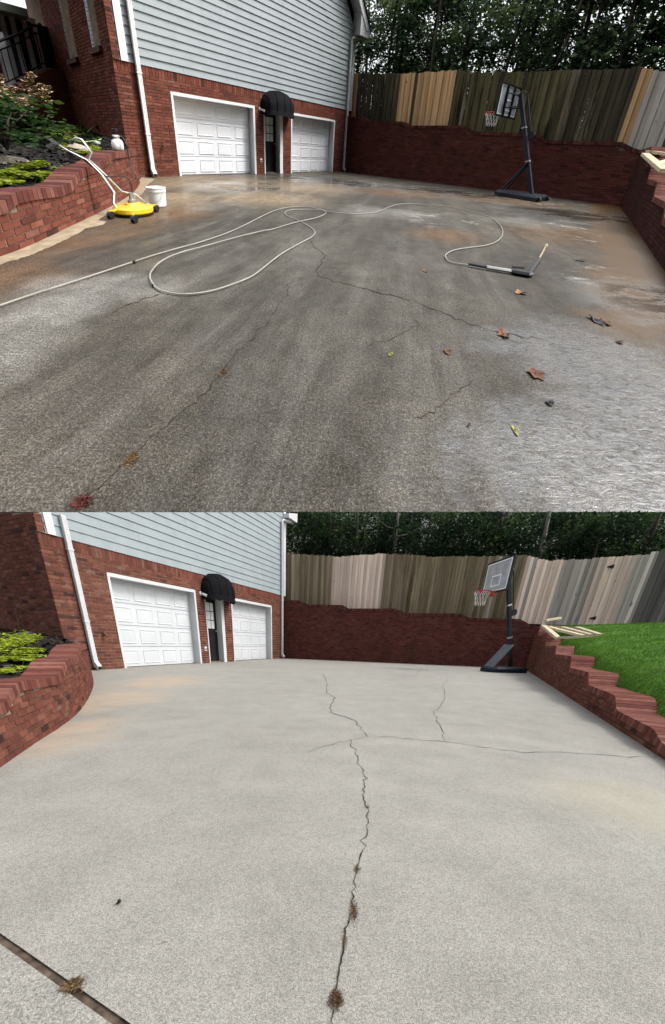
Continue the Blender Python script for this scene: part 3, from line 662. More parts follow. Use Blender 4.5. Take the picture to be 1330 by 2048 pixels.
# side wings of the houses
dnA = np.array([-d1A[1], d1A[0]]); cA = pathA.P[0]; dnA = dnA if dnA[0] < 0 else -dnA
sideA = Path([cA, cA+dnA*6.0], A)
w1 = (2.28, 3.0, 2.73, 4.6); w2 = (.52, 1.12, 2.78, 4.6)
masonry(HA_, sideA, 0, 4.7, lambda q: .3, lambda q: 5.4, [w1, w2], m_brickA, m_mortar, keep=300, thick=.25, name='brick_wall')
for (s0, s1, z0, z1) in (w1, w2):
    S = lambda s, z, o: v3(sideA.at(s)+sideA.nrm(s)*o, z); sd3, sn3 = v3(dnA, 0), v3(sideA.nrm(1), 0)
    bxs = lambda mb, a, b, c, d, e, f: mb.box(S((a+b)/2, (c+d)/2, (e+f)/2), sd3*(b-a)/2, sn3*(f-e)/2, np.array([0, 0, (d-c)/2]))
    mb = MB(A); bxs(mb, s0, s0+.06, z0, z1, -.15, -.04); bxs(mb, s1-.2, s1, z0, z1, -.15, .0); bxs(mb, s0+.06, s1-.2, z0, z0+.06, -.15, -.05); bxs(mb, s0+.06, s1-.2, 3.55, 3.61, -.15, -.06)
    Wn = mb.part('window', m_white, HA_)
    mb = MB(A); bxs(mb, s0+.06, s1-.2, z0+.06, z1, -.14, -.10); mb.part('pane', m_glass, Wn)
    mb = MB(A); bxs(mb, s0-.06, s1+.06, z0-.11, z0, -.1, .07); mb.part('sill', m_sill, Wn)
dnB = np.array([-d1B[1], d1B[0]]); dnB = dnB if dnB[0] < 0 else -dnB; cB = pathB.P[0]
sideB = Path([cB, cB+dnB*4.5], B)
kB = lambda q: min(B.zat(sideB.at(q), 1025.), B.zat(sideB.off(q, .03), 1025.))
masonry(HB_, sideB, 0, 4.5, lambda q: .2, kB, [], m_brickB, m_mortar, keep=300, thick=.25, name='brick_wall')
mb = MB(B); mb.tube([v3(sideB.off(1.25, 0), 1.22), v3(sideB.off(1.25, .1), 1.22), v3(sideB.off(1.25, .12), .8)], .022, 8); mb.part('wall_pipe', m_rust, HB_)

# porch of the upper house
q0 = 3.72; pc = sideA.at(q0); pw_ = Path([pc, pc-d1A*7.5], A)
tw = [A.wall(pc, pc-d1A, u, v) for u, v in ((135, 141), (108, 137), (88, 134), (66, 150), (0, 180))]
txs = [t[0] for t in tw]; tzs = [t[1] for t in tw]; ptop = lambda q: float(np.interp(q, txs, tzs))
PR = masonry(HA_, pw_, 0, min(7.4, txs[-1]+1.0), lambda q: .5, ptop, [], m_brickA, m_mortar, keep=200, thick=.25, name='porch_wall')
rl = MB(A); rl.tube([v3(pw_.off(q, -.1), ptop(q)+.98) for q in np.linspace(.3, txs[-1]+.8, 14)], .035, 6); rl.tube([v3(pw_.off(q, -.1), ptop(q)+.80) for q in np.linspace(.3, txs[-1]+.8, 14)], .02, 6); rl.tube([v3(pw_.off(q, -.1), ptop(q)+.10) for q in np.linspace(.3, txs[-1]+.8, 14)], .02, 6)
RL = rl.part('railing', m_black, HA_)
for q in np.arange(.3, txs[-1]+.8, .13): MB(A).tube([v3(pw_.off(q, -.1), ptop(q)+.08), v3(pw_.off(q, -.1), ptop(q)+.82)], .012, 5).part('baluster', m_black, RL)
for q in (.3, 1.55, 3.2): MB(A).tube([v3(pw_.off(q, -.1), ptop(q)), v3(pw_.off(q, -.1), ptop(q)+1.05)], .04, 6).part('post', m_black, RL)
bc = sideA.at(4.5); pbk = Path([bc, bc-d1A*9], A)
masonry(HA_, pbk, 0, 3.6, lambda q: 1.0, lambda q: 3.7, [], m_brickA, m_mortar, keep=60, thick=.25, name='porch_back_wall')
for u in (38, 57):
    q = A.wall(pbk.P[0], pbk.P[1], u, 95)[0]; mb = MB(A); c = pbk.at(q); e3 = v3(-d1A, 0); f3 = v3(pbk.nrm(q), 0)
    for o, wd in ((-.22, .05), (.22, .05)): mb.box(v3(c, 3.0)+e3*o+f3*.04, e3*wd, f3*.05, np.array([0, 0, .8]))
    mb.box(v3(c, 3.75)+f3*.04, e3*.17, f3*.05, np.array([0, 0, .05])); mb.box(v3(c, 2.25)+f3*.04, e3*.17, f3*.05, np.array([0, 0, .05]))
    WN = mb.part('window', m_white, HA_); MB(A).box(v3(c, 3.0)+f3*.02, e3*.17, f3*.02, np.array([0, 0, .72])).part('pane', m_glass, WN)
q1 = A.wall(pbk.P[0], pbk.P[1], 50, 40)[0]
mb = MB(A); mb.prism([v3(pbk.at(q1), 3.72), v3(pbk.at(q1+2.2), 3.72), v3(pbk.off(q1+2.2, .5), 3.72), v3(pbk.off(q1, .5), 3.72)], np.array([0, 0, .18])); mb.part('porch_soffit', m_soffit, HA_)
qd0, qd1 = A.wall(pbk.P[0], pbk.P[1], 62, 60)[0], A.wall(pbk.P[0], pbk.P[1], 104, 60)[0]
mb = MB(A); mb.prism([v3(pbk.off(min(qd0, qd1), .03), 2.1), v3(pbk.off(max(qd0, qd1), .03), 2.1), v3(pbk.off(max(qd0, qd1), .03), 3.68), v3(pbk.off(min(qd0, qd1), .03), 3.68)], v3(pbk.nrm(1.)*.05, 0)); mb.part('dark_porch_panel', m_black, HA_)  # plain black panel over the dark part of the porch back wall
mb = MB(A); qc = A.wall(pbk.P[0], pbk.P[1], 8, 140)[0]; mb.box(v3(pbk.off(qc, .5), 2.2), v3(d1A, 0)*.09, v3(pbk.nrm(1.), 0)*.09, np.array([0, 0, 1.0])); mb.part('porch_column', m_white, HA_)

# ================================================================== WALLS AROUND THE YARDS
def profile(path, pts, lo=-2, hi=None):
    r = sorted(path.find(u, v, lo, hi) for u, v in pts); return [x[0] for x in r], [x[1] for x in r]
def ext(xs, zs, a, b): return interp_fn([a]+xs+[b], [zs[0]]+zs+[zs[-1]])
def back_wall(pl, p0, p1, prof, mat, mort, label):
    path = Path([pl.g(*p0), pl.g(*p1)], pl); R = [pl.wall(path.P[0], path.P[1], u, v) for u, v in prof]; R.sort()
    top = interp_fn([r[0] for r in R], [r[1] for r in R]); T = thing(pl, 'back_retaining_wall', v3(path.at(path.L/2), 0), label, 'wall')
    masonry(T, path, -.3, path.L, lambda q: -.02, lambda q: top(q)-.1, [], mat, mort, keep=300, thick=.3, name='wall_body')
    coping(T, path, -.3, path.L, top, mat, mort, keep=150, out=.02, depth=.34)
    return T, path, top
BWA, bwA, topA = back_wall(A, (690, 344), (1240, 412), [(695, 233), (725, 234), (738, 242), (806, 243), (821, 251), (927, 251), (950, 263), (1073, 267), (1093, 280), (1244, 284), (1270, 297), (1287, 301)], m_brick_back, m_mortar_dk, 'dark shaded red brick retaining wall along the back of the wet driveway')
BWB, bwB, topB = back_wall(B, (567, 1316.5), (1050, 1337.5), [(567, 1200), (600, 1201), (615, 1209), (685, 1210), (697, 1217), (790, 1217), (812, 1226), (920, 1227), (940, 1236), (1040, 1238), (1062, 1250), (1080, 1253)], m_brick_back, m_mortar_dk, 'red brick retaining wall along the back of the dry driveway')

def stepped(lv):    # lv: list of (run, height): level treads joined by rounded drops
    xs, zs = [], []
    for i, (q, z) in enumerate(lv):
        if i: 
            for t in np.linspace(0, 1, 7): xs.append(q+.28*t-.0); zs.append(lv[i-1][1]+(z-lv[i-1][1])*(t*t*(3-2*t)))
        else: xs.append(q); zs.append(z)
    return interp_fn(xs+[xs[-1]+20], zs+[zs[-1]])
def side_wall(pl, p0, p1, lv, extra, mat, cmat, mort, label, gauge=1.):
    a, b = pl.g(*p0), pl.g(*p1); path = Path([a, a+unit(b-a)*(np.linalg.norm(b-a)+extra)], pl); top = stepped(lv)
    T = thing(pl, 'side_retaining_wall', v3(path.at(path.L/2), 0), label, 'wall')
    masonry(T, path, 0, path.L, lambda q: -.02, lambda q: top(q)-.1*gauge, [], mat, mort, keep=300, thick=.28, name='wall_body', course=.068*gauge, blen=.2*gauge, gap=.012*gauge)
    coping(T, path, .02, path.L, top, cmat, mort, keep=200, out=.02, depth=.34, h=.1*gauge, w=.072*gauge, gap=.009*gauge)
    return T, path, top
SWA, swA, stA = side_wall(A, (1240, 412), (1329, 540), [(-1, 1.50), (2.2, 1.16), (3.2, .86), (4.55, .64), (5.9, .46)], 2.0, m_brick_shaded, m_cop, m_mortar_dk, 'shadowed brick retaining wall stepping down along the puddle on the right', .85)
SWB, swB, stB = side_wall(B, (1050, 1338), (1330, 1519), [(-1, 1.47), (.9, 1.15), (2.3, .98), (3.3, .82), (5.2, .635), (7.05, .45), (8.5, .295), (9.8, .165), (10.9, .1)], 2.2, m_brickB, m_cop, m_mortar_dk, 'brick retaining wall stepping down beside the green lawn', .72)

def planter(pl, base, tops, before, mat, label, keep, gauge=1.):
    P = smooth([pl.g(u, v) for u, v in base]); d = unit(P[0]-P[1]); P = np.vstack([[P[0]+d*before], P]); path = Path(P, pl)
    xs, zs = profile(path, tops, 0, path.L+.3); top = ext(xs, zs, -1, path.L+2)
    T = thing(pl, 'planter_wall', v3(path.at(path.L/2), 0), label, 'planter wall')
    masonry(T, path, 0, path.L, lambda q: -.02, lambda q: top(q)-.1*gauge, [], mat, m_mortar, keep=300, thick=.2, name='wall_body', course=.066*gauge, blen=.19*gauge, gap=.011*gauge)
    coping(T, path, 0, path.L, top, m_cop, m_mortar, keep=200, out=.02, depth=.25, h=.1*gauge, w=.066*gauge, gap=.009*gauge)
    return T, path, top
PLA, plA, ptA = planter(A, [(0, 513), (54, 493), (119, 463), (173, 437), (233, 407), (268, 383), (279, 366), (276, 357)],
    [(2, 403), (12, 393), (24, 384), (60, 378), (116, 374), (136, 365), (150, 347), (162, 336), (187, 330), (203, 320), (216, 308), (228, 303), (272, 300)], 2.0, m_brickA, 'curved brick planter wall beside the yellow surface cleaner', 300)
PLB, plB, ptB = planter(B, [(0, 1533), (63, 1490), (126, 1449), (161, 1418), (182, 1383), (186, 1361), (180, 1345)],
    [(0, 1405), (10, 1385), (22, 1370), (35, 1362), (108, 1353), (117, 1340), (124, 1325), (133, 1317), (148, 1314), (152, 1300), (158, 1290), (166, 1287)], 1.5, m_brickB, 'curved brick planter wall beside the dry driveway', 300, .66)

# ================================================================== PLANTING BEDS
def bed(pl, path, top, house_line, name, nchip, lim, chip):
    ns, ntt = 50, 12; G = np.zeros((ns, ntt, 3)); 
    for i in range(ns):
        q = path.L*i/(ns-1); a = path.off(q, -.16); za = top(q)-.07; hx = house_line(i/(ns-1)); b, zb = hx[:2], hx[2]
        for j in range(ntt):
            t = j/(ntt-1); p = a+(b-a)*t; z = za+(zb-za)*t**.8+(.012*sin(9*p[0]+4*p[1])+.012*sin(17*p[1]) if 0 < j < ntt-1 else 0); G[i, j] = v3(p, z)
    V = G.reshape(-1, 3); Fc = [(i*ntt+j, i*ntt+j+1, (i+1)*ntt+j+1, (i+1)*ntt+j) for i in range(ns-1) for j in range(ntt-1)]
    o = MB(pl).add(V, Fc).solo(name, m_mulch, V[0], kind='structure', smooth=True)
    def at(i, j):
        i0, j0_ = min(int(i), ns-2), min(int(j), ntt-2); fi, fj = i-i0, j-j0_
        return (G[i0, j0_]*(1-fi)*(1-fj)+G[i0+1, j0_]*fi*(1-fj)+G[i0, j0_+1]*(1-fi)*fj+G[i0+1, j0_+1]*fi*fj)
    ch = MB(pl)
    for _ in range(nchip):
        p = at(random.uniform(0, ns-1.01), random.uniform(0, ntt-1.01)); L = random.uniform(.02, .06); a = random.uniform(0, pi); e = np.array([cos(a), sin(a), random.uniform(-.3, .3)])*L; f = np.array([-sin(a), cos(a), random.uniform(-.6, .6)])*L*.3
        ch.add([p-e-f, p+e-f, p+e+f+np.array([0, 0, .012]), p-e+f+np.array([0, 0, .012])], [(0, 1, 2, 3)], random.random()**1.5)
    ch.solo('mulch_chips', m_chip, V[0], chip, 'mulch', kind='stuff')
    # height lookup by nearest node
    flat = G.reshape(-1, 3); return lambda xy: float(flat[np.argmin(((flat[:, :2]-xy)**2).sum(1)), 2])
hlA = lambda t: v3(*( [sideA.at(6.0*(1-t)**1.0*.62+.0), .72+.38*(1-t)] ))
bzA = bed(A, plA, ptA, hlA, 'mulch_bed', 5000, None, 'black bark mulch behind the curved planter wall of the wet driveway')
hlB = lambda t: v3(sideB.at(3.6*(1-t)), .68+.2*(1-t))
bzB = bed(B, plB, ptB, hlB, 'mulch_bed', 2500, None, 'black bark mulch behind the curved planter wall of the dry driveway')
def onbed(pl, bz, u, v):
    z = .65
    for _ in range(25): xy = pl.g(u, v, z); z = .5*z+.5*bz(xy)
    return v3(xy, z)
def leafquad(mb, p, size, r, flat=.5, pl=None):
    a = random.uniform(0, 2*pi); e = np.array([cos(a), sin(a), random.uniform(-.5, .5)*(1-flat)]); e /= np.linalg.norm(e)
    f = np.cross(e, unit(np.array([random.gauss(0, 1-flat), random.gauss(0, 1-flat), 1.]))); f /= np.linalg.norm(f)
    p = np.asarray(p); mb.add([p-e*size*.55, p-f*size*.3, p+e*size*.55, p+f*size*.3], [(0, 1, 2, 3)], r)
def leaves_np(mb, P, R, size, seed):
    g_ = np.random.default_rng(seed); n = len(P)
    if not n: return
    e = g_.normal(size=(n, 3))*np.array([1, 1, .6]); e /= np.linalg.norm(e, axis=1)[:, None]
    f = np.cross(e, g_.normal(size=(n, 3))); f /= np.linalg.norm(f, axis=1)[:, None]; s_ = (size*g_.uniform(.55, 1.5, n))[:, None]
    V = np.stack([P-e*s_*.55, P-f*s_*.27, P+e*s_*.55, P+f*s_*.27], 1).reshape(-1, 3); b = len(mb.V)
    mb.V += V.tolist(); mb.F += (np.arange(4*n).reshape(-1, 4)+b).tolist(); mb.R += np.repeat(R, 4).tolist()
def cover(pl, bz, outline, n, size, name, label, cat='ground cover', mat=None, zup=.08, pts=None):
    P = pts or [onbed(pl, bz, u, v) for u, v in outline]; c = np.mean(P, 0); mb = MB(pl); k = 0
    xy = np.array([p[:2] for p in P])
    def inside(p):
        s = False
        for i in range(len(xy)):
            a, b = xy[i], xy[i-1]
            if (a[1] > p[1]) != (b[1] > p[1]) and p[0] < (b[0]-a[0])*(p[1]-a[1])/(b[1]-a[1])+a[0]: s = not s
        return s
    lo, hi = xy.min(0), xy.max(0)
    while k < n:
        p = np.array([random.uniform(lo[0], hi[0]), random.uniform(lo[1], hi[1])])
        if not inside(p+np.array([random.gauss(0, .03), random.gauss(0, .03)])): continue
        hgt = zup*(.4+.6*abs(sin(11*p[0]+3)*sin(9*p[1]))); t = random.random(); leafquad(mb, v3(p, bz(p)+hgt*t+.01), size*random.uniform(.6, 1.2), .25*t+random.random()*.75, .55); k += 1
    T = thing(pl, name, c, label, cat); mb.part('foliage', mat or m_lime, T, kind='stuff')
    for i in range(6):
        p = P[i % len(P)]*.5+c*.5; MB(pl).tube([p+np.array([0, 0, -.01]), p+np.array([.03, .02, .05])], .004, 5).part('stem', m_leaf, T)
    return T
cover(A, bzA, [(0, 352), (60, 345), (118, 338), (128, 346), (112, 358), (60, 366), (0, 372)], 2600, .05, 'creeping_jenny', 'lime green ground cover spilling along the planter edge, wet driveway')
cover(A, bzA, [(108, 300), (150, 294), (196, 298), (196, 308), (165, 312), (115, 306)], 1500, .05, 'creeping_jenny', 'lime green ground cover strip crossed by the steel cleaner handles')
cover(A, bzA, [(95, 278), (140, 272), (170, 274), (160, 284), (105, 290)], 900, .07, 'low_grass', 'grassy green patch beside the green garden hose', 'ground cover', m_lime)
cover(A, bzA, [(130, 268), (175, 264), (205, 270), (190, 282), (140, 280)], 700, .08, 'low_shrub', 'dark green low plants at the foot of the brick corner', 'ground cover', m_leaf, .14)
cover(B, bzB, [(0, 1322), (40, 1312), (82, 1306), (84, 1316), (70, 1328), (35, 1342), (0, 1350)], 2200, .05, 'creeping_jenny', 'bright green ground cover by the planter coping of the dry driveway', zup=.02)
def cover_m(pl, bz, P, *k, **kw):
    return cover(pl, bz, [tuple(pl.px(v3(p, bz(p)))) for p in P], *k, pts=[v3(p, bz(p)) for p in P], **kw)
bl = lambda q, o: plB.off(q, -o)
cover_m(B, bzB, [bl(plB.L*.52, .75), bl(plB.L*.66, .62), bl(plB.L*.84, .55), bl(plB.L*.84, .85), bl(plB.L*.66, 1.0), bl(plB.L*.5, 1.15)], 1500, .05, 'creeping_jenny', 'thin yellow green plant strip along the dark house corner', zup=.16)

def blob_rock(pl, p, r, name, label, mat=None):
    mb = MB(pl); V = []; Fc = []; n, m_ = 12, 6
    for i in range(m_+1):
        t = pi/2*i/m_
        for k in range(n): a = 2*pi*k/n; q = 1+.25*sin(3*a+p[0]*5)+.15*random.uniform(-1, 1); V.append(p+np.array([r[0]*cos(a)*cos(t)*q, r[1]*sin(a)*cos(t)*q, r[2]*sin(t)*(1+.1*random.uniform(-1, 1))-.02]))
    for i in range(m_): Fc += [(i*n+k, i*n+(k+1) % n, (i+1)*n+(k+1) % n, (i+1)*n+k) for k in range(n)]
    return mb.add(V, Fc).solo(name, mat or m_stone, p, label, 'rock')
blob_rock(A, onbed(A, bzA, 12, 322), (.22, .16, .09), 'landscape_rock', 'large pale flat rock in the mulch near the left edge')
blob_rock(A, onbed(A, bzA, 147, 270), (.12, .1, .09), 'landscape_rock', 'small pale rounded rock by the brick house corner')

def shrub(pl, base, r, h, n, label, flowers=0, size=.11, name='shrub', mat=None):
    T = thing(pl, name, base, label, 'shrub'); base = np.asarray(base, float)
    for k in range(7):
        a = 2*pi*k/7; e = base+np.array([cos(a)*r*.6, sin(a)*r*.6, h*.7]); MB(pl).tube([base+np.array([0, 0, -.03]), (base+e)/2+np.array([0, 0, .08]), e], [.014, .01, .006], 5).part('stem', m_bark, T)
    mb = MB(pl)
    cl = [base+np.array([random.gauss(0, r*.45), random.gauss(0, r*.45), random.uniform(.15, 1)*h]) for _ in range(26)]
    for _ in range(n):
        c = random.choice(cl); p = c+np.array([random.gauss(0, .12), random.gauss(0, .12), random.gauss(0, .09)])*r/.6; p[2] = max(p[2], base[2]+.03)
        leafquad(mb, p, size*random.uniform(.7, 1.4), min(1, max(0, .2+.5*(p[2]-base[2])/h+random.gauss(0, .2))), .35)
    mb.part('foliage', mat or m_leaf, T, kind='stuff')
    for _ in range(flowers):
        a = random.uniform(0, 2*pi); rr = r*random.uniform(.5, 1.15); b = base+np.array([cos(a)*rr, -abs(sin(a)*rr)*.8, h*random.uniform(.55, 1.25)]); mb = MB(pl); ax = unit(np.array([cos(a)*.5, sin(a)*.5, random.uniform(.3, 1)]))
        for k in range(150):
            t = random.random(); w_ = .09*(1-t*.75); p = b+ax*t*.27+np.array([random.gauss(0, w_*.6), random.gauss(0, w_*.6), random.gauss(0, w_*.5)]); leafquad(mb, p, .05, random.random(), .2)
        mb.part('flower_head', m_flower, T, kind='stuff')
    return T
shrub(A, onbed(A, bzA, 45, 284), .62, .62, 1500, 'hydrangea bush with faded tan flower cones in the mulch bed', 20, .11, 'hydrangea')
shrub(A, onbed(A, bzA, 4, 262), .45, .6, 600, 'dark evergreen shrub at the far left edge of the bed', 0, .08, 'evergreen_shrub')
shrub(A, onbed(A, bzA, 66, 262), .4, .95, 260, 'wispy bare twigged shrub behind the hydrangea', 0, .05, 'twiggy_shrub')

# ================================================================== FENCES
def fence(pl, path, off, s0, s1, top, base, bands, label, alt, bw=.118, hinge=()):
    T = thing(pl, 'wood_fence', v3(path.off((s0+s1)/2, -off), base((s0+s1)/2)), label, 'fence'); q = s0
    n3 = v3(path.nrm(1.), 0); t3 = v3(path.tan(1.), 0)
    while q < s1:
        w_ = bw*random.uniform(.93, 1.05); mt = next(m for a, m in reversed(bands) if q >= a-.001); mt = random.choice(alt) if random.random() < .05 else mt; zt = top(q+w_/2)+random.uniform(-.02, .02); zb = base(q+w_/2)-.15
        ln = random.gauss(0, .0025); o = -off+(.012 if len(T.children) % 2 else -.012)+random.uniform(-.003, .003)
        odd = len(T.children) % 2; a, b = (q+.004, q+w_-.004) if odd else (q-.005, q+w_+.005); ear = .022
        P = lambda s, z: v3(path.at(s+ln*(z-zb)), z)+n3*o
        mb = MB(pl); mb.prism([P(a, zb), P(b, zb), P(b, zt-ear), P(b-ear, zt), P(a+ear, zt), P(a, zt-ear)], -n3*.02, random.random()); mb.part('board', mt, T); q += w_
    for zr in (.35, 1.0, 1.6):
        pts = np.arange(s0, s1+.01, .5)
        for a, b in zip(pts[:-1:4], list(pts[4::4])+[s1]):
            za, zb = base(a)+zr, base(b)+zr; mb = MB(pl); c0, c1 = path.off(a, -off-.06), path.off(b, -off-.06); ax = v3(c1-c0, zb-za)/2
            mb.box(v3((c0+c1)/2, (za+zb)/2), ax, n3*.02, np.array([0, 0, .045])); mb.part('rail', w_mid, T)
    for q in np.arange(s0+.2, s1, 2.4):
        c = path.off(q, -off-.12); mb = MB(pl); mb.box(v3(c, base(q)+.75), t3*.05, n3*.045, np.array([0, 0, 1.0])); mb.part('post', w_mid, T)
    return T
def onpl(pl, path, off, pts):
    a, b = path.off(0, -off), path.off(path.L, -off); r = sorted(pl.wall(a, b, u, v) for u, v in pts); return interp_fn([x[0] for x in r], [x[1] for x in r]), lambda u, v: pl.wall(a, b, u, v)[0]
FO = .38
ftA, fsA = onpl(A, bwA, FO, [(706, 146), (796, 147), (834, 145), (907, 141), (962, 145), (1113, 141), (1200, 139), (1262, 136), (1277, 133), (1300, 138), (1330, 144)])
fbA, _ = onpl(A, bwA, FO, [(700, 228), (800, 240), (900, 249), (930, 251), (950, 262), (1070, 268), (1100, 279), (1240, 284), (1290, 298), (1330, 300)])
fence(A, bwA, FO, fsA(707, 150), fsA(1330, 200)+2.2, ftA, lambda q: min(fbA(q), topA(min(q, bwA.L)))-.02,
      [(-9, w_new), (fsA(714, 180), w_black), (fsA(793, 180), w_new), (fsA(905, 180), w_olive), (fsA(1130, 180), w_black), (fsA(1262, 180), w_new), (fsA(1292, 180), w_grey)], 'patchy stained wooden fence above the dark back wall', [w_olive, w_black, w_mid])
ftB, fsB = onpl(B, bwB, FO, [(572, 1107), (660, 1112), (675, 1114), (760, 1107), (775, 1107), (870, 1113), (1000, 1112), (1048, 1110), (1056, 1110), (1080, 1117), (1100, 1121), (1180, 1117), (1298, 1109), (1302, 1104), (1330, 1099)])
fbB, _ = onpl(B, bwB, FO, [(570, 1198), (700, 1210), (830, 1222), (940, 1232), (1040, 1238), (1100, 1240), (1150, 1242), (1330, 1237)])
FB_ = fence(B, bwB, FO, fsB(573, 1150), fsB(1330, 1170)+2.5, ftB, fbB,
      [(-9, w_mid), (fsB(580, 1150), w_pale), (fsB(588, 1150), w_mid), (fsB(664, 1150), w_pale), (fsB(766, 1150), w_mid), (fsB(820, 1150), w_olive2 if 'w_olive2' in globals() else w_mid), (fsB(1043, 1150), w_pale), (fsB(1110, 1170), w_grey2 if 'w_grey2' in globals() else w_grey), (fsB(1175, 1170), w_pale), (fsB(1245, 1170), w_grey), (fsB(1287, 1170), w_dark)], 'washed wooden fence with a gate above the back wall and lawn', [w_mid, w_olive2, w_grey2])
# gate hinges on the lower fence
for u, v in ((1226, 1133), (1190, 1236)):
    q, z = B.wall(bwB.off(0, -FO), bwB.off(bwB.L, -FO), u, v); c = bwB.at(q)+bwB.nrm(1)*(-FO+.012); t3 = v3(bwB.tan(1.), 0)
    MB(B).prism([v3(c, z)-t3*.18, v3(c, z-.02)-t3*.18, v3(c, z-.06)+t3*.02, v3(c, z+.06)+t3*.02], v3(bwB.nrm(1), 0)*.012).part('gate_hinge', m_black, FB_)
# ================================================================== TREES BEHIND THE FENCES
def tree(pl, xy, z0, h, r, n, label, group, mat, bark, limit=None, low=.15, size=.17, fence_at=None, tall=0, name='forest_tree', seed=0, tr=.11):
    random.seed(seed); T = thing(pl, name, v3(xy, z0), label, 'tree', group); lx, ly = random.gauss(0, .03), random.gauss(0, .03)
    def ok(P): return limit is None or pl.px(np.array(P))[:, 1].min() > limit
    zt = h*.95
    if limit is not None: zt = min(zt, pl.zat(xy, limit+5)-z0)
    ax = lambda t: v3(np.asarray(xy)+np.array([lx, ly])*t*zt+np.array([.06*sin(3*t+seed), .05*cos(4*t+seed)]), z0+t*zt)
    MB(pl).tube([ax(t) for t in np.linspace(0, 1, 9)], [tr*(1-.72*t*zt/h) for t in np.linspace(0, 1, 9)], 7).part('trunk', bark, T, smooth=True)
    for k in range(7):
        t = random.uniform(.2, .92); a = random.uniform(0, 2*pi); L = r*random.uniform(.5, .95); p = ax(t); e = p+np.array([cos(a)*L, sin(a)*L, L*random.uniform(.0, .5)]); m_ = (p+e)/2+np.array([0, 0, -.08])
        if ok([p, m_, e]): MB(pl).tube([p, m_, e], [tr*.35, tr*.2, tr*.06], 5).part('limb', bark, T)
    mb = MB(pl); cl = []
    for _ in range(70):
        t = low+(1-low)*random.random()**1.1; w_ = r*(.55+.5*sin(pi*min(1, t*1.05)))*math.sqrt(random.random()); a = random.uniform(0, 2*pi); cl.append((v3(np.asarray(xy)+np.array([cos(a), sin(a)])*w_, z0+t*h), random.random(), random.uniform(.7, 1.4)))
    g_ = np.random.default_rng(seed+500); ci = g_.integers(0, len(cl), n); C = np.array([c[0] for c in cl])[ci]; bb = np.array([c[1] for c in cl])[ci]; ss = np.array([c[2] for c in cl])[ci][:, None]
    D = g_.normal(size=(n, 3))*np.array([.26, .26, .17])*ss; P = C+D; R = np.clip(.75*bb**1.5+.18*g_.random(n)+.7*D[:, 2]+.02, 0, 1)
    if limit is not None: kp = pl.px(P)[:, 1] > limit+4; P, R = P[kp], R[kp]
    if fence_at is not None: kp = (P[:, :2]-fence_at[0])@fence_at[1] > .3; P, R = P[kp], R[kp]      # crowns stop short of the boards
    leaves_np(mb, P, R, size, seed)
    if tall:                                                    # the tall forest crown above the picture
        g2 = np.random.default_rng(seed+900); m2 = 900; tt = g2.random(m2); a2 = g2.uniform(0, 2*pi, m2); w2 = 2.6*np.sqrt(g2.random(m2))*(1-.5*tt)
        P2 = np.stack([xy[0]+w2*np.cos(a2), xy[1]+w2*np.sin(a2), z0+h*.9+tt*(tall-h*.9)], 1); leaves_np(mb, P2, g2.random(m2)*.8, .75, seed+7)
        MB(pl).tube([v3(xy, z0+h*.85), v3(np.asarray(xy)+np.array([lx, ly])*h, z0+tall*.95)], [tr*.5, tr*.15], 6).part('upper_trunk', bark, T)
    if mb.V: mb.part('crown', mat, T, kind='stuff')
    return T
KIND = ['leafy dark broadleaf tree', 'slender bare trunked pine', 'dense evergreen', 'lighter green young tree']
WH = ['behind the new orange boards', 'over the house end of the stained fence', 'above the basketball hoop', 'over the blackened boards', 'at the far right corner']
k = 0
for row, (dd, step, hh) in enumerate(((1.6, 1.55, 6.2), (3.6, 1.7, 8.2), (6.2, 2.0, 10.))):
    for q in np.arange(-2.2+row*.6, 14.5, step):
        qq = q+random.Random(k).uniform(-.4, .4); xy = bwA.off(qq, -FO-dd-random.Random(k+90).uniform(-.5, .6)); kd = (k*7+row) % 4; where = WH[1] if q < .8 else WH[0] if q < 4.2 else WH[2] if q < 7.2 else WH[3] if q < 9.6 else WH[4]
        tree(A, xy, 1.3, hh*random.Random(k+5).uniform(.85, 1.15), 1.25+.25*row, 6200 if row < 2 else 5000, f'{KIND[kd]} {where}, {["front", "middle", "rear"][row]} row', 'trees behind the wet yard fence', m_treeA, m_barkpale if kd == 1 else m_bark, None, (.3 if kd == 1 else .0), .13, (bwA.off(0, -FO), -bwA.nrm(1.)), 0, seed=k+1); k += 1
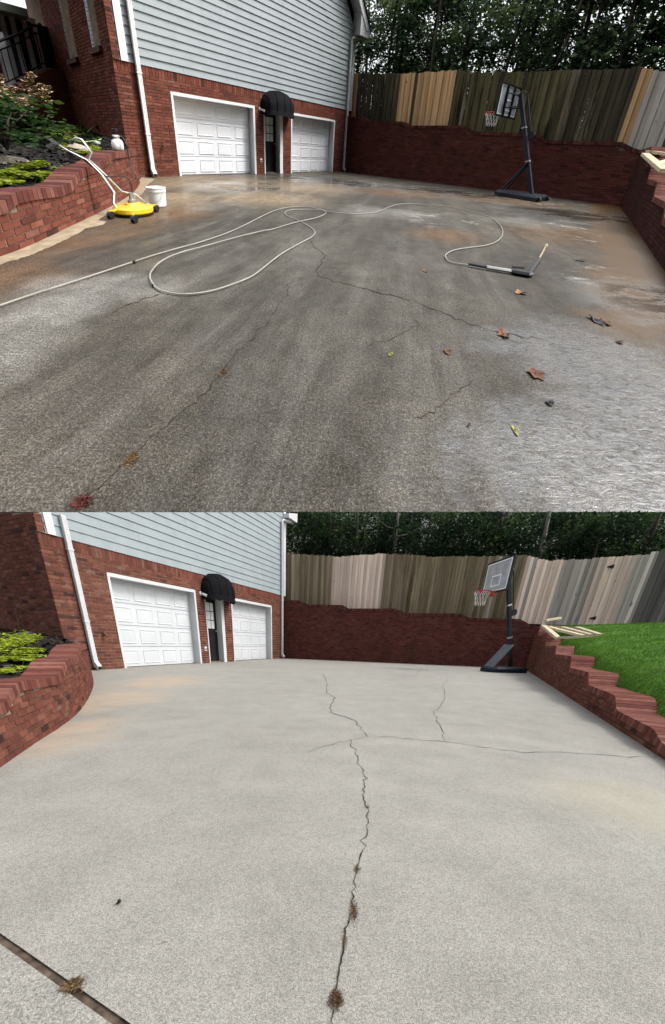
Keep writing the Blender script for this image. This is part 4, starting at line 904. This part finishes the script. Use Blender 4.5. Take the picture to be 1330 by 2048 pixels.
for i_, (u, tilt, lab) in enumerate(((775, .02, 'thin dark leaning trunk above the first dark boards'), (868, -.03, 'thin bare trunk above the new orange boards'), (1010, .03, 'slim dark trunk rising left of the backboard'), (1092, .10, 'pale grey bare trunk right of the basketball pole'), (1150, .05, 'thin twiggy trunk leaning right over the dark boards'), (1235, -.02, 'slim trunk near the right end of the dark boards'))):
    q = A.wall(bwA.off(0, -FO-.9), bwA.off(bwA.L, -FO-.9), u, 140)[0]; xy = bwA.off(q, -FO-.9); T = thing(A, 'slender_tree', v3(xy, 1.4), lab, 'tree', 'bare trunks behind the wet yard fence'); tx = v3(bwA.tan(1.), 0)
    ax_ = lambda z: v3(xy, 1.4+z)+tx*(tilt*z+.05*sin(z*1.3+i_)); MB(A).tube([ax_(z) for z in np.linspace(0, 7.5, 12)], [.055*(1-.08*z)+.006 for z in np.linspace(0, 7.5, 12)], 7).part('trunk', m_barkpale if i_ in (3, 1) else m_bark, T, smooth=True)
    rg = random.Random(i_)
    for _ in range(9):
        z = rg.uniform(2.2, 7); e = tx*rg.choice((-1, 1))*rg.uniform(.4, 1.1)+np.array([0, 0, rg.uniform(.1, .7)]); MB(A).tube([ax_(z), ax_(z)+e*.5+np.array([0, 0, -.04]), ax_(z)+e], [.016, .010, .004], 5).part('limb', m_bark, T)
    mb = MB(A); g_ = np.random.default_rng(i_); zz = g_.uniform(5.2, 7.6, 500); P = np.array([ax_(z) for z in zz])+g_.normal(size=(500, 3))*np.array([.5, .5, .3]); leaves_np(mb, P, g_.random(500), .13, i_); mb.part('crown', m_treeA, T, kind='stuff')
WB_ = ['beside the house gutter', 'behind the pale middle boards', 'behind the backboard', 'behind the gate', 'at the far right of the lawn', 'beyond the dark end boards', 'past the right picture edge']
for row, (dd, step, hh) in enumerate(((1.5, 1.3, 6.), (3.3, 1.4, 7.), (5.2, 1.5, 8.))):
    for q in np.arange(-.8, 15.5+row*2.5, step):
        qq = q+random.Random(k).uniform(-.4, .4); xy = bwB.off(qq, -FO-dd-random.Random(k+90).uniform(-.4, .4)); kd = (k*5+row) % 4; where = WB_[0] if q < 1.5 else WB_[1] if q < 5 else WB_[2] if q < 9 else WB_[3] if q < 11.5 else WB_[4] if q < 14 else WB_[5] if q < 16.5 else WB_[6]
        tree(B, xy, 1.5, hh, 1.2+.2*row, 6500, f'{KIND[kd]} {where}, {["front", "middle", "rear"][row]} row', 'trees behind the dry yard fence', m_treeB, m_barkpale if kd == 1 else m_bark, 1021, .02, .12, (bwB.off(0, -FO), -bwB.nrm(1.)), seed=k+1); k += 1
random.seed(99)

# ================================================================== LAWNS
def lawn(pl, path, top, w_, zf, nblade, name, label):
    ns, ntt = 40, 14; xs = np.linspace(0, path.L, ns); sm = [np.mean([top(x+e) for e in np.linspace(-.9, .9, 9)]) for x in xs]; G = np.zeros((ns, ntt, 3))
    for i, x in enumerate(xs):
        n = -path.nrm(x); z0 = min(sm[i], top(x))-.05; 
        for j in range(ntt):
            t = j/(ntt-1); xy = path.at(x)+n*(.28+w_*t**1.5); G[i, j] = v3(xy, z0+(zf(x)-z0)*(t**.6)+.012*sin(3*xy[0])*cos(2*xy[1])*min(1, 4*t))
    mb = MB(pl); mb.add(G.reshape(-1, 3), [(i*ntt+j, i*ntt+j+1, (i+1)*ntt+j+1, (i+1)*ntt+j) for i in range(ns-1) for j in range(ntt-1)]); o = mb.solo(name, m_turf, G[0, 0], kind='structure', smooth=True)
    gb = MB(pl); g_ = np.random.default_rng(3); I = g_.uniform(0, ns-1.01, nblade); J = g_.random(nblade)**1.2*(ntt-1.01); i0 = I.astype(int); j0 = J.astype(int); fi = (I-i0)[:, None]; fj = (J-j0)[:, None]
    P = G[i0, j0]*(1-fi)*(1-fj)+G[i0+1, j0]*fi*(1-fj)+G[i0, j0+1]*(1-fi)*fj+G[i0+1, j0+1]*fi*fj; a_ = g_.uniform(0, 2*pi, nblade); E_ = np.stack([np.cos(a_), np.sin(a_), a_*0], 1)*.007
    Lv = np.stack([g_.normal(0, .014, nblade), g_.normal(0, .014, nblade), g_.uniform(.018, .042, nblade)], 1); V = np.stack([P-E_, P+E_, P+Lv], 1).reshape(-1, 3)
    pt = .5+.25*np.sin(P[:, 0]*2.1)*np.sin(P[:, 1]*1.7)+g_.normal(0, .16, nblade)
    gb.V = V.tolist(); gb.F = np.arange(3*nblade).reshape(-1, 3).tolist(); gb.R = np.repeat(np.clip(pt, 0, 1), 3).tolist()
    gb.solo('lawn_grass', m_grass, G[0, 0], label, 'grass', kind='stuff'); return G
LB = lawn(B, swB, stB, 7.0, lambda x: np.interp(x, [0, 2, 10.3, 13], [1.66, 1.62, 1.0, .8]), 60000, 'lawn', 'short bright green lawn grass above the stepped wall')
LA = lawn(A, swA, stA, 4.0, lambda x: np.interp(x, [0, 2, 9], [1.55, 1.5, 1.0]), 4000, 'lawn', 'sliver of green lawn grass at the right edge of the wet yard')

# ================================================================== LUMBER ON THE SIDE WALLS
def lumber(pl, path, top, sa, sb, dz, items, name, label, cat, mat):
    a, b = path.at(sa), path.at(sb); P0 = v3(a, top(sa)+dz); e1 = v3(b-a, top(sb)-top(sa)); e2 = v3(-path.nrm(sa), .03)
    c0, c1, c2 = pl.cam(P0), pl.cam(P0+e1), pl.cam(P0+e2)
    def at(u, v): x, y, w_ = np.linalg.solve(np.c_[c1-c0, c2-c0, -ray(u, v)], -c0); return P0+e1*x+e2*y
    T = thing(pl, name, at(*items[0][0]), label, cat)
    for k_, (p, q) in enumerate(items):
        A_, B_ = at(*p), at(*q); t = unit(B_-A_); n = unit(np.cross(t, [0, 0, 1.])); u_ = np.cross(n, t); mb = MB(pl); mb.box((A_+B_)/2+u_*.02*(k_ % 2), (B_-A_)/2, n*.06, u_*.03, random.random()); mb.part('plank', mat, T)
lumber(B, swB, stB, .5, 3.6, .22, [((1086, 1251), (1117, 1277)), ((1117, 1277), (1200, 1274)), ((1086, 1251), (1153, 1257)), ((1153, 1257), (1200, 1272)), ((1098, 1255), (1166, 1272)), ((1125, 1257), (1180, 1272))], 'wooden_frame', 'dismantled wooden gate frame lying on the wall by the lawn', 'wooden frame', w_plank)
lumber(B, swB, stB, .2, 3.6, .36, [((1090, 1241), (1120, 1236))], 'loose_board', 'short curved loose board lying at the wall corner by the lawn', 'board', w_plank)
lumber(A, swA, stA, .6, 3.2, .08, [((1290, 309), (1330, 342)), ((1296, 305), (1336, 311)), ((1312, 330), (1340, 322))], 'wooden_frame', 'pale lumber resting on the stepped wall at the right edge', 'wooden frame', w_plank)

# ================================================================== BASKETBALL HOOPS
def hoop(pl, bpx, ang, rows, label, plate):
    b = pl.g(*bpx); vw = unit(b); left = np.array([-vw[1], vw[0]]); d = left*cos(ang)+vw*sin(ang); w_ = np.array([-d[1], d[0]])
    d3, w3, up = v3(d, 0), v3(w_, 0), np.array([0, 0, 1.]); T = thing(pl, 'basketball_hoop', v3(b, 0), label, 'basketball hoop')
    O = v3(b, 0); at = lambda x, y, z: O+d3*x+w3*y+up*z
    cx = 1.24; zc = pl.zat(b+d*cx, rows[0]); zr = pl.zat(b+d*(cx+.38), rows[1]); zr = min(max(zr, zc-.42), zc-.2); hb, wb = .40, .57
    # base tank with chamfered top
    mb = MB(pl); lo = [at(-.28, -.42, .01), at(-.28, .42, .01), at(.75, .36, .01), at(.95, .18, .01), at(.95, -.18, .01), at(.75, -.36, .01)]; n = 6
    c = at(.2, 0, 0); mid = [p+up*.10 for p in lo]; hi = [c+(p-c)*.9+up*.16 for p in lo]
    mb.add(lo+mid+hi, [tuple(range(6))[::-1], tuple(range(12, 18))]+[(i, (i+1) % 6, 6+(i+1) % 6, 6+i) for i in range(6)]+[(6+i, 6+(i+1) % 6, 12+(i+1) % 6, 12+i) for i in range(6)]); TB = mb.part('base', m_hoopsteel, T)
    for s in (-.3, .3): MB(pl).tube([at(-.3, s-.04, .07), at(-.3, s+.04, .07)], .06, 12).part('wheel', m_rubber, T)
    zt = zc+.18; lean = .95; bot, top = at(0, 0, .12), at(lean, 0, zt); t = unit(top-bot); f = np.cross(w3, t)
    mb = MB(pl); mb.box((bot+top)/2, (top-bot)/2, w3*.045, f*.045); PO = mb.part('pole', m_hoopsteel, T)
    for q in (.34, .67): mb = MB(pl); mb.box(bot+(top-bot)*q, t*.02, w3*.055, f*.055); mb.part('joint_band', m_steel, PO)
    if plate:
        p0, p1 = at(.80, 0, .15), bot+(top-bot)*.26+d3*.03; mb = MB(pl); nn = unit(np.cross(p1-p0, w3)); mb.box((p0+p1)/2, (p1-p0)/2, w3*.22, nn*.02); mb.part('brace_plate', m_plate, T)
    else:
        for s in (-.05, .05): MB(pl).tube([at(.80, s*3, .15), bot+(top-bot)*.32+w3*s], .025, 8).part('brace', m_hoopsteel, T)
    # arms to the board
    for s in (-.12, .12):
        for z0, z1 in ((.0, .2), (-.28, -.18)): MB(pl).tube([top+w3*s*.5+up*(z0-.05)+d3*(0 if z0 == 0 else -.09), at(cx-.03, s*1.6, zc+z1)], .018, 6).part('arm', m_black, T)
    # lifter rod with crank
    k0 = top+up*.05-d3*.06; k1 = bot+(top-bot)*.60-d3*.16
    MB(pl).tube([top, k0, k0-d3*.12-up*.05], .02, 6).part('lifter', m_black, T)
    MB(pl).tube([k0-d3*.12-up*.05, k1], .016, 6).part('lifter_rod', m_black, T)
    MB(pl).tube([k1-w3*.03, k1+w3*.03], .09, 14).part('crank_wheel', m_black, T)
    # backboard
    bo = lambda y, z, o=0.: at(cx+o, y*wb, zc+z*hb)
    mb = MB(pl); mb.hexa([bo(-1, -1, -.012), bo(1, -1, -.012), bo(1, -1, .012), bo(-1, -1, .012), bo(-1, 1, -.012), bo(1, 1, -.012), bo(1, 1, .012), bo(-1, 1, .012)]); BD = mb.part('backboard', m_board_glass, T)
    fr = MB(pl)
    for (y0, y1, z0, z1) in ((-1.03, -.96, -1.04, 1.04), (.96, 1.03, -1.04, 1.04), (-.96, .96, .95, 1.04), (-.96, .96, -1.04, -.95)): fr.hexa([bo(y0, z0, -.03), bo(y1, z0, -.03), bo(y1, z0, .018), bo(y0, z0, .018), bo(y0, z1, -.03), bo(y1, z1, -.03), bo(y1, z1, .018), bo(y0, z1, .018)])
    fr.part('board_frame', m_black, BD)
    if not plate:
        for y in (-.35, .35): mb = MB(pl); mb.hexa([bo(y-.05, -.95, -.05), bo(y+.05, -.95, -.05), bo(y+.05, -.95, -.014), bo(y-.05, -.95, -.014), bo(y-.05, .95, -.05), bo(y+.05, .95, -.05), bo(y+.05, .95, -.014), bo(y-.05, .95, -.014)]); mb.part('stiffener', m_black, BD)
    for side in (.0165, -.0165):
        ln = MB(pl)
        for (y0, y1, z0, z1) in ((-.94, -.88, -.92, .92), (.88, .94, -.92, .92), (-.88, .88, .86, .92), (-.88, .88, -.92, -.86), (-.36, -.30, -.62, .10), (.30, .36, -.62, .10), (-.30, .30, .02, .10), (-.30, .30, -.62, -.55)):
            ln.hexa([bo(y0, z0, side-.002), bo(y1, z0, side-.002), bo(y1, z0, side+.002), bo(y0, z0, side+.002), bo(y0, z1, side-.002), bo(y1, z1, side-.002), bo(y1, z1, side+.002), bo(y0, z1, side+.002)])
        ln.part('court_lines', m_white, BD)
    rc = at(cx+.36, 0, zr); R_ = .23
    RM = MB(pl).tube([rc+d3*R_*cos(a)+w3*R_*sin(a) for a in np.linspace(0, 2*pi, 29)], .014, 6, cap=False).part('rim', m_red, T, smooth=True)
    mb = MB(pl); mb.hexa([at(cx+.015, -.1, zr-.12), at(cx+.015, .1, zr-.12), at(cx+.16, .05, zr-.02), at(cx+.16, -.05, zr-.02), at(cx+.015, -.1, zr+.03), at(cx+.015, .1, zr+.03), at(cx+.16, .05, zr+.015), at(cx+.16, -.05, zr+.015)]); mb.part('rim_bracket', m_red, RM)
    nt_ = MB(pl); K = 12; lev = [(0, R_), (-.11, .18), (-.23, .145), (-.36, .13)]
    for k_ in range(K):
        for sgn in (1, -1):
            pts = []
            for i, (z, r) in enumerate(lev): a = 2*pi*(k_+sgn*i*.5)/K; pts.append(rc+d3*r*cos(a)+w3*r*sin(a)+up*z)
            nt_.tube(pts, .006, 4)
    nt_.part('net', m_net, T)
    return T
m_plate = paint('grey_plastic_plate', (.10, .11, .125), .5, .3, .15, 5)
hoop(A, (1061, 399.5), radians(20), (203, 226), 'black basketball hoop seen from behind standing on the wet concrete', False)
hoop(B, (1019, 1344), radians(-38), (1153, 1183), 'black basketball hoop facing the dry concrete with smoked backboard', True)

def ragged(P, amp=.03, n=14):
    out = []
    for a, b in zip(P, P[1:]+P[:1]):
        d = b-a; L = np.linalg.norm(d); nn = np.array([-d[1], d[0]])/L
        for k_ in range(n): t = k_/n; out.append(a+d*t+nn*random.uniform(-1, 1)*min(amp, .12*L)*(1 if k_ else 0))
    return out
# ================================================================== WASHING GEAR ON THE WET DRIVEWAY
sheet(A, 'dry_strip', ragged([A.g(*p) for p in ((-60, 536), (-60, 551), (0, 530), (60, 511), (135, 479), (172, 457), (206, 450), (213, 444), (196, 440), (236, 418), (262, 402), (287, 386), (294, 371), (310, 358), (282, 355), (275, 372), (262, 384), (225, 408), (173, 434), (119, 460), (54, 490), (0, 511))], .012), .003, m_dry, parent=drive_a)
HP = [(-60, 641), (0, 616), (75, 590), (150, 566), (225, 541), (300, 516), (350, 501), (400, 487), (450, 470), (490, 452), (525, 434), (555, 421), (585, 415.5), (615, 415.5), (640, 420), (651, 426), (648, 431), (630, 438), (590, 447), (540, 462), (480, 477), (410, 497), (360, 511), (325, 527), (305, 547), (301, 562), (310, 577), (330, 587), (370, 592), (420, 586), (465, 572), (505, 555), (535, 532), (565, 509), (600, 489), (625, 475), (629, 465), (617, 454), (595, 442), (575, 434), (570, 427), (580, 422), (605, 420.5), (640, 421.5), (671, 427), (718, 429), (754, 425.6), (780, 415), (801, 409.6), (847, 410), (899, 415), (941, 424), (977, 434.5), (998, 450), (1005, 465.6), (998, 481), (977, 491.5), (941, 497), (910, 502), (892, 511), (892, 520), (905, 528), (938, 533)]
hp = smooth([A.g(*p) for p in HP], 5); hz = [.016+(.012 if 95 < i < 130 else 0) for i in range(len(hp))]
HO = MB(A).tube([v3(p, z) for p, z in zip(hp, hz)], .0062, 8).solo('pressure_hose', m_hose, v3(hp[0], 0), 'long pale grey pressure hose looped across the wet driveway', 'hose', smooth=True)
for u, v in ((268, 528), (306, 576)): p = A.g(u, v); q = A.g(u+8, v-3); MB(A).tube([v3(p, .017), v3(p+(q-p)*.35, .017)], .013, 8).part('hose_coupling', m_black, HO)
G = lambda u, v, z=.03: v3(A.g(u, v), z)
LN = thing(A, 'pressure_washer_gun', G(1000, 545, 0), 'black pressure washer gun and bent lance lying on the wet concrete', 'pressure washer gun')
MB(A).tube([G(936, 533), G(972, 540)], .016, 8).part('hose_swivel', m_black, LN); MB(A).tube([G(972, 540), G(1021, 548)], .02, 8).part('inlet_tube', m_steel, LN)
MB(A).tube([G(1018, 547), G(1030, 550), G(1054, 554), G(1061, 553)], [.02, .033, .033, .026], 8).part('gun_body', m_black, LN); MB(A).tube([G(1022, 543, .05), G(1045, 546, .06)], .014, 6).part('trigger_guard', m_black, LN)
MB(A).tube([G(1058, 550), G(1077, 522)], .016, 8).part('lance_grip', m_black, LN); MB(A).tube([G(1077, 522), G(1090, 497)], .010, 8).part('lance_tube', m_brass, LN); MB(A).tube([G(1089, 498), G(1092, 494)], .018, 8).part('nozzle', m_brass, LN)
# bucket
bc_ = A.g(317, 413); z_ = A.zat(bc_, 374); r0_ = .5*np.linalg.norm(A.g(300, 413)-A.g(333, 413))
BU = thing(A, 'bucket', v3(bc_, 0), 'white plastic bucket with wire handle near the planter wall', 'bucket')
MB(A).lathe(v3(bc_, 0), [(r0_*.95, .005), (r0_*1.0, .02), (r0_*1.1, z_*.78), (r0_*1.16, z_*.79), (r0_*1.16, z_*.84), (r0_*1.12, z_*.85), (r0_*1.15, z_*.96), (r0_*1.19, z_*.97), (r0_*1.19, z_), (r0_*1.12, z_), (r0_*1.0, z_*.75)], 28).part('pail', m_plastic, BU, smooth=False)
pts = [v3(bc_, z_*.80)+np.array([r0_*1.2*cos(a), r0_*1.2*sin(a)-.04, -.16*sin(a)*-1 if sin(a) > 0 else .16*sin(a)]) for a in np.linspace(pi, 2*pi, 14)]
MB(A).tube(pts, .005, 5).part('wire_handle', m_steel, BU)
# surface cleaner
sc = A.g(269, 429); rS = .5*np.linalg.norm(A.g(229, 430)-A.g(309, 428)); SC = thing(A, 'surface_cleaner', v3(sc, 0), 'round yellow surface cleaner with long steel handle by the planter', 'surface cleaner')
MB(A).lathe(v3(sc, 0), [(rS*.97, .03), (rS, .05), (rS, .10), (rS*.93, .125), (rS*.4, .135), (rS*.38, .16), (.03, .165)], 36).part('housing', m_yellow, SC)
MB(A).lathe(v3(sc, 0), [(rS*.95, .012), (rS*.985, .014), (rS*.985, .045), (rS*.9, .046)], 36).part('skirt', m_black, SC)
MB(A).lathe(v3(sc, .15), [(.05, 0), (.05, .05), (.03, .06), (.03, .14), (.01, .15)], 12).part('swivel', m_steel, SC)
for (u, v) in ((223, 438), (313, 424), (270, 446)): 
    p = A.g(u, v); MB(A).tube([v3(p, .05)-np.array([.02, 0, 0]), v3(p, .05)+np.array([.02, 0, 0])], .05, 10).part('caster', m_black, SC); q = p+(sc-p)*.25
    MB(A).box(v3((p+q)/2, .1), v3((q-p)/2, 0), np.array([0, .02, 0]), np.array([0, 0, .012])).part('caster_arm', m_yellow, SC)
hd = unit(np.array([-.9, -.38])); HW = lambda u, v, o=0.: (lambda r: v3(sc+hd*r[0], r[1]))(A.wall(sc, sc+hd, u, v))+np.array([0, -o, 0])
MB(A).tube([HW(254, 424, .12), HW(237, 403, .1), HW(234, 384, .05), HW(205, 348, .02), HW(174, 320), HW(140, 303), HW(113, 288)], .014, 8).part('handle_tube', m_steel, SC, smooth=True)
MB(A).tube([HW(286, 413, -.12), HW(262, 391, -.1), HW(238, 384, -.05), HW(207, 349, -.02), HW(177, 319), HW(184, 305), HW(163, 279), HW(152, 275), HW(144, 282)], .014, 8).part('handle_tube', m_steel, SC, smooth=True)
MB(A).tube([HW(116, 290), HW(106, 285), HW(98, 279)], .028, 8).part('hand_grip', m_rubber, SC); MB(A).tube([HW(112, 287, .02), HW(104, 297, .02), HW(101, 306, .02)], [.03, .05, .05], 8).part('trigger_gun', m_rubber, SC)
MB(A).tube([HW(145, 281), HW(141, 287)], .022, 8).part('hand_grip', m_rubber, SC)
MB(A).tube(smooth([HW(263, 407), HW(264, 380), HW(258, 358), HW(240, 352), HW(212, 353), HW(190, 338), HW(150, 306), HW(118, 291)], 4), .008, 6).part('feed_hose', m_rubber, SC)
# sprayer on the planter coping
qs, zs_ = plA.find(250, 299, 0, plA.L); sp = plA.off(qs, -.1); zb_ = ptA(qs)+.002; hs_ = A.zat(sp, 270)-zb_
SP = thing(A, 'pump_sprayer', v3(sp, zb_), 'white pump sprayer bottle standing on the planter coping', 'sprayer')
MB(A).lathe(v3(sp, zb_), [(.07, 0), (.085, .02), (.088, hs_*.45), (.075, hs_*.65), (.035, hs_*.8), (.035, hs_*.86), (.055, hs_*.9), (.05, hs_)], 22).part('tank', m_plastic, SP, smooth=True)
MB(A).tube([v3(sp, zb_+hs_), v3(sp, zb_+hs_*1.35)], .012, 8).part('pump_rod', m_black, SP); MB(A).tube([v3(sp, zb_+hs_*1.35)-np.array([.05, 0, 0]), v3(sp, zb_+hs_*1.35)+np.array([.05, 0, 0])], .014, 8).part('pump_handle', m_black, SP)
r_ = v3(unit(np.array([1., -.25])), 0)
MB(A).tube(smooth([v3(sp, zb_+hs_*.9), v3(sp, zb_+hs_*.95)+r_*.12, v3(sp, zb_+hs_*.4)+r_*.19, v3(sp, zb_-.15)+r_*.2, v3(sp, zb_-.45)+r_*.28, v3(A.g(294, 384), .32)], 5), .008, 6).part('spray_hose', m_black, SP)
# garden hose and tap on the side wall
tp = v3(sideA.off(1.75, .06), A.zat(sideA.off(1.75, .06), 252)); gp = [onbed(A, bzA, u, v)+np.array([0, 0, .03]) for u, v in ((223, 276), (200, 283), (170, 285), (140, 285), (105, 285))]
GH = thing(A, 'garden_hose', gp[1], 'lime green garden hose running from the house tap over the bed', 'garden hose')
MB(A).tube(smooth([tp, tp+v3(sideA.nrm(1.)*.15, -.12), tp+v3(sideA.nrm(1.)*.3, -.3), (tp+gp[1])/2+np.array([0, 0, -.12]), gp[1], gp[2], gp[3], gp[4]], 5), .016, 7).part('hose', m_ghose, GH, smooth=True)
MB(A).tube([gp[0], gp[0]*.5+gp[1]*.5, gp[1]], .016, 7).part('hose_end', m_ghose, GH)
MB(A).tube([tp-v3(sideA.nrm(1.)*.06, 0), tp], .045, 10).part('tap_plate', m_rust, GH); MB(A).tube([tp-v3(sideA.nrm(1.)*.05, 0), tp+v3(sideA.nrm(1.)*.06, -.02)], .02, 8).part('tap', m_steel, GH)
MB(A).tube([onbed(A, bzA, 212, 281)+np.array([0, 0, .05]), onbed(A, bzA, 240, 290)+np.array([0, 0, .04])], .05, 10).solo('drain_pipe', m_pipe, onbed(A, bzA, 225, 286), 'black corrugated drain pipe on the mulch behind the sprayer', 'pipe')
sl_ = onbed(A, bzA, 196, 296); SLT = thing(A, 'solar_light', sl_, 'small clear solar light stuck in the mulch', 'solar light')
MB(A).lathe(sl_, [(.012, -.02), (.012, .06), (.05, .07), (.055, .10), (.03, .115)], 12).part('lamp_head', m_pane, SLT); MB(A).lathe(sl_, [(.052, .101), (.05, .112), (.01, .118)], 12).part('lamp_cap', m_steel, SLT)
pb = v3(plB.off(plB.L*.80, -.9), 0); pb[2] = bzB(pb[:2])+.05; pe = v3(plB.off(plB.L*.97, -.75), 0); pe[2] = bzB(pe[:2])+.05
MB(B).tube([pb, (pb+pe)/2+np.array([0, 0, .01]), pe], .05, 10).solo('drain_pipe', m_pipe, pb, 'black drain pipe lying in the bed at the brick corner of the dry house', 'pipe')
ss = plB.at(plB.L*.985)-plB.nrm(plB.L*.98)*.12; blob_rock(B, v3(ss, ptB(plB.L*.98)), (.06, .06, .08), 'finial_stone', 'small brown stone ball on the planter coping at the house', m_sill)

# ================================================================== LEAVES, WEEDS
def fallen(pl, u, v, wpx, hpx, label, mat=None, curl=.35, lob=5, name='fallen_leaf'):
    c = pl.g(u, v); w_ = np.linalg.norm(pl.g(u+wpx/2, v)-pl.g(u-wpx/2, v))/2*.7; d_ = max(.3*w_, np.linalg.norm(pl.g(u, v-hpx/2)-pl.g(u, v+hpx/2))/2*.7)
    mb = MB(pl); V = [v3(c, .02+.15*w_*curl)]; Fc = []; n = 22; ph = random.uniform(0, 6)
    for ring in (.35, .7, 1.):
        for k_ in range(n):
            a = 2*pi*k_/n; rr = ring*(1+.22*sin(lob*a+ph)*ring+random.uniform(-.08, .08)); z = .006+w_*curl*(ring**2)*(.5+.5*sin(2*a+ph))+random.uniform(0, .06)*w_; V.append(v3(c+np.array([cos(a)*rr*w_, sin(a)*rr*d_]), z))
    Fc += [(0, 1+k_, 1+(k_+1) % n) for k_ in range(n)]
    for r in range(2): Fc += [(1+r*n+k_, 1+(r+1)*n+k_, 1+(r+1)*n+(k_+1) % n, 1+r*n+(k_+1) % n) for k_ in range(n)]
    T = thing(pl, name, v3(c, 0), label, 'leaf', 'fallen leaves on the driveway'); mb.add(V, Fc, random.random()).part('blade', mat or m_deadleaf, T)
    st = c+np.array([w_*1.0, 0]); MB(pl).tube([v3(c, .014), v3(st, .02), v3(st+np.array([w_*.35, -d_*.3]), .012)], .0025*max(1, w_/.05), 5).part('stalk', mat or m_weed, T)
fallen(A, 1006, 671, 27, 17, 'curled brown dead leaf at the end of the long crack', curl=.6)
fallen(A, 894, 705, 17, 14, 'small curled brown leaf left of the crack end', curl=.8)
fallen(A, 1071, 750, 38, 26, 'largest reddish brown dead leaf on the wet concrete', curl=.25)
fallen(A, 780, 711, 10, 7, 'tiny yellow leaf in the middle of the wet driveway', m_yleaf, .2)
fallen(A, 1098, 808, 13, 16, 'narrow dark curled leaf below the largest dead leaf', m_dkleaf, .6, 2)
fallen(A, 1029, 863, 10, 22, 'yellow green pointed leaf in the lower wet area', m_yleaf, .15, 2)
fallen(A, 1040, 587, 26, 7, 'thin brown leaf lying below the pressure washer gun', None, .5, 3)
fallen(A, 1192, 643, 20, 20, 'dark clump of wet leaf beside the brown puddle', m_dkleaf, .8)
fallen(A, 1208, 646, 16, 14, 'pale curled leaf stuck to the dark clump by the puddle', None, .6)
fallen(A, 850, 543, 9, 7, 'tiny dark red leaf near the hose end', m_deadleaf, .5)
fallen(A, 1160, 522, 17, 4, 'dark twig like leaf right of the lance tip', m_dkleaf, .3, 2)
fallen(A, 1238, 686, 14, 7, 'small brown leaf below the puddle edge', None, .4)
fallen(A, 936, 853, 6, 5, 'tiny dark speck of leaf above the yellow green leaf', m_dkleaf, .4)
fallen(B, 238, 1808, 12, 9, 'single dark pointed leaf on the dry concrete', m_dkleaf, .3, 2)
def tuft(pl, u, v, wpx, hpx, n, label, hgt, mat=None, flatten=.5, name='weed_tuft'):
    c = pl.g(u, v); w_ = np.linalg.norm(pl.g(u+wpx/2, v)-pl.g(u-wpx/2, v))/2; d_ = np.linalg.norm(pl.g(u, v-hpx/2)-pl.g(u, v+hpx/2))/2
    mb = MB(pl)
    for _ in range(n):
        p = v3(c+np.array([random.gauss(0, w_*.4), random.gauss(0, d_*.4)]), .002); a = random.uniform(0, 2*pi); L = hgt*random.uniform(.5, 1.4); e = np.array([cos(a)*L*flatten, sin(a)*L*flatten, L*(1-flatten)*random.uniform(.2, 1)]); s = np.cross(unit(e), [0, 0, 1.])*hgt*.035
        mb.add([p-s, p+s, p+e*.6+s*.7+np.array([0, 0, L*.1]), p+e], [(0, 1, 2, 3)], random.random())
    T = thing(pl, name, v3(c, 0), label, 'weed', 'weeds growing in the cracks'); mb.part('blades', mat or m_weed, T, kind='stuff')
    for _ in range(3): p = v3(c+np.array([random.gauss(0, w_*.2), random.gauss(0, d_*.2)]), 0); MB(pl).tube([p, p+np.array([random.gauss(0, hgt*.2), random.gauss(0, hgt*.2), hgt*.5])], hgt*.02, 5).part('stem', mat or m_weed, T)
tuft(A, 445, 746, 18, 16, 220, 'small straw coloured weed in the crack of the wet driveway', .018)
tuft(A, 262, 920, 34, 30, 420, 'larger straw coloured weed low in the wet driveway crack', .02)
tuft(A, 165, 1006, 40, 26, 260, 'reddish weed patch at the lower left of the wet driveway', .025, m_redweed if 'm_redweed' in globals() else None)
tuft(B, 715, 1740, 16, 16, 100, 'sparse reddish weed in the dry driveway crack', .016)
tuft(B, 708, 1824, 18, 52, 420, 'long brown weed strip in the dry driveway crack', .013)
tuft(B, 690, 1880, 12, 36, 160, 'thin brown weed strip between two larger weeds', .01)
tuft(B, 673, 2000, 28, 40, 520, 'bushy brown weed near the bottom of the dry crack', .016)
tuft(B, 735, 1615, 8, 8, 40, 'tiny dark weed dot high in the dry crack', .018)
tuft(B, 148, 1972, 42, 26, 420, 'dry grass tuft growing in the expansion joint', .02)

for o in bpy.data.objects:
    if '_org' in o: del o['_org']
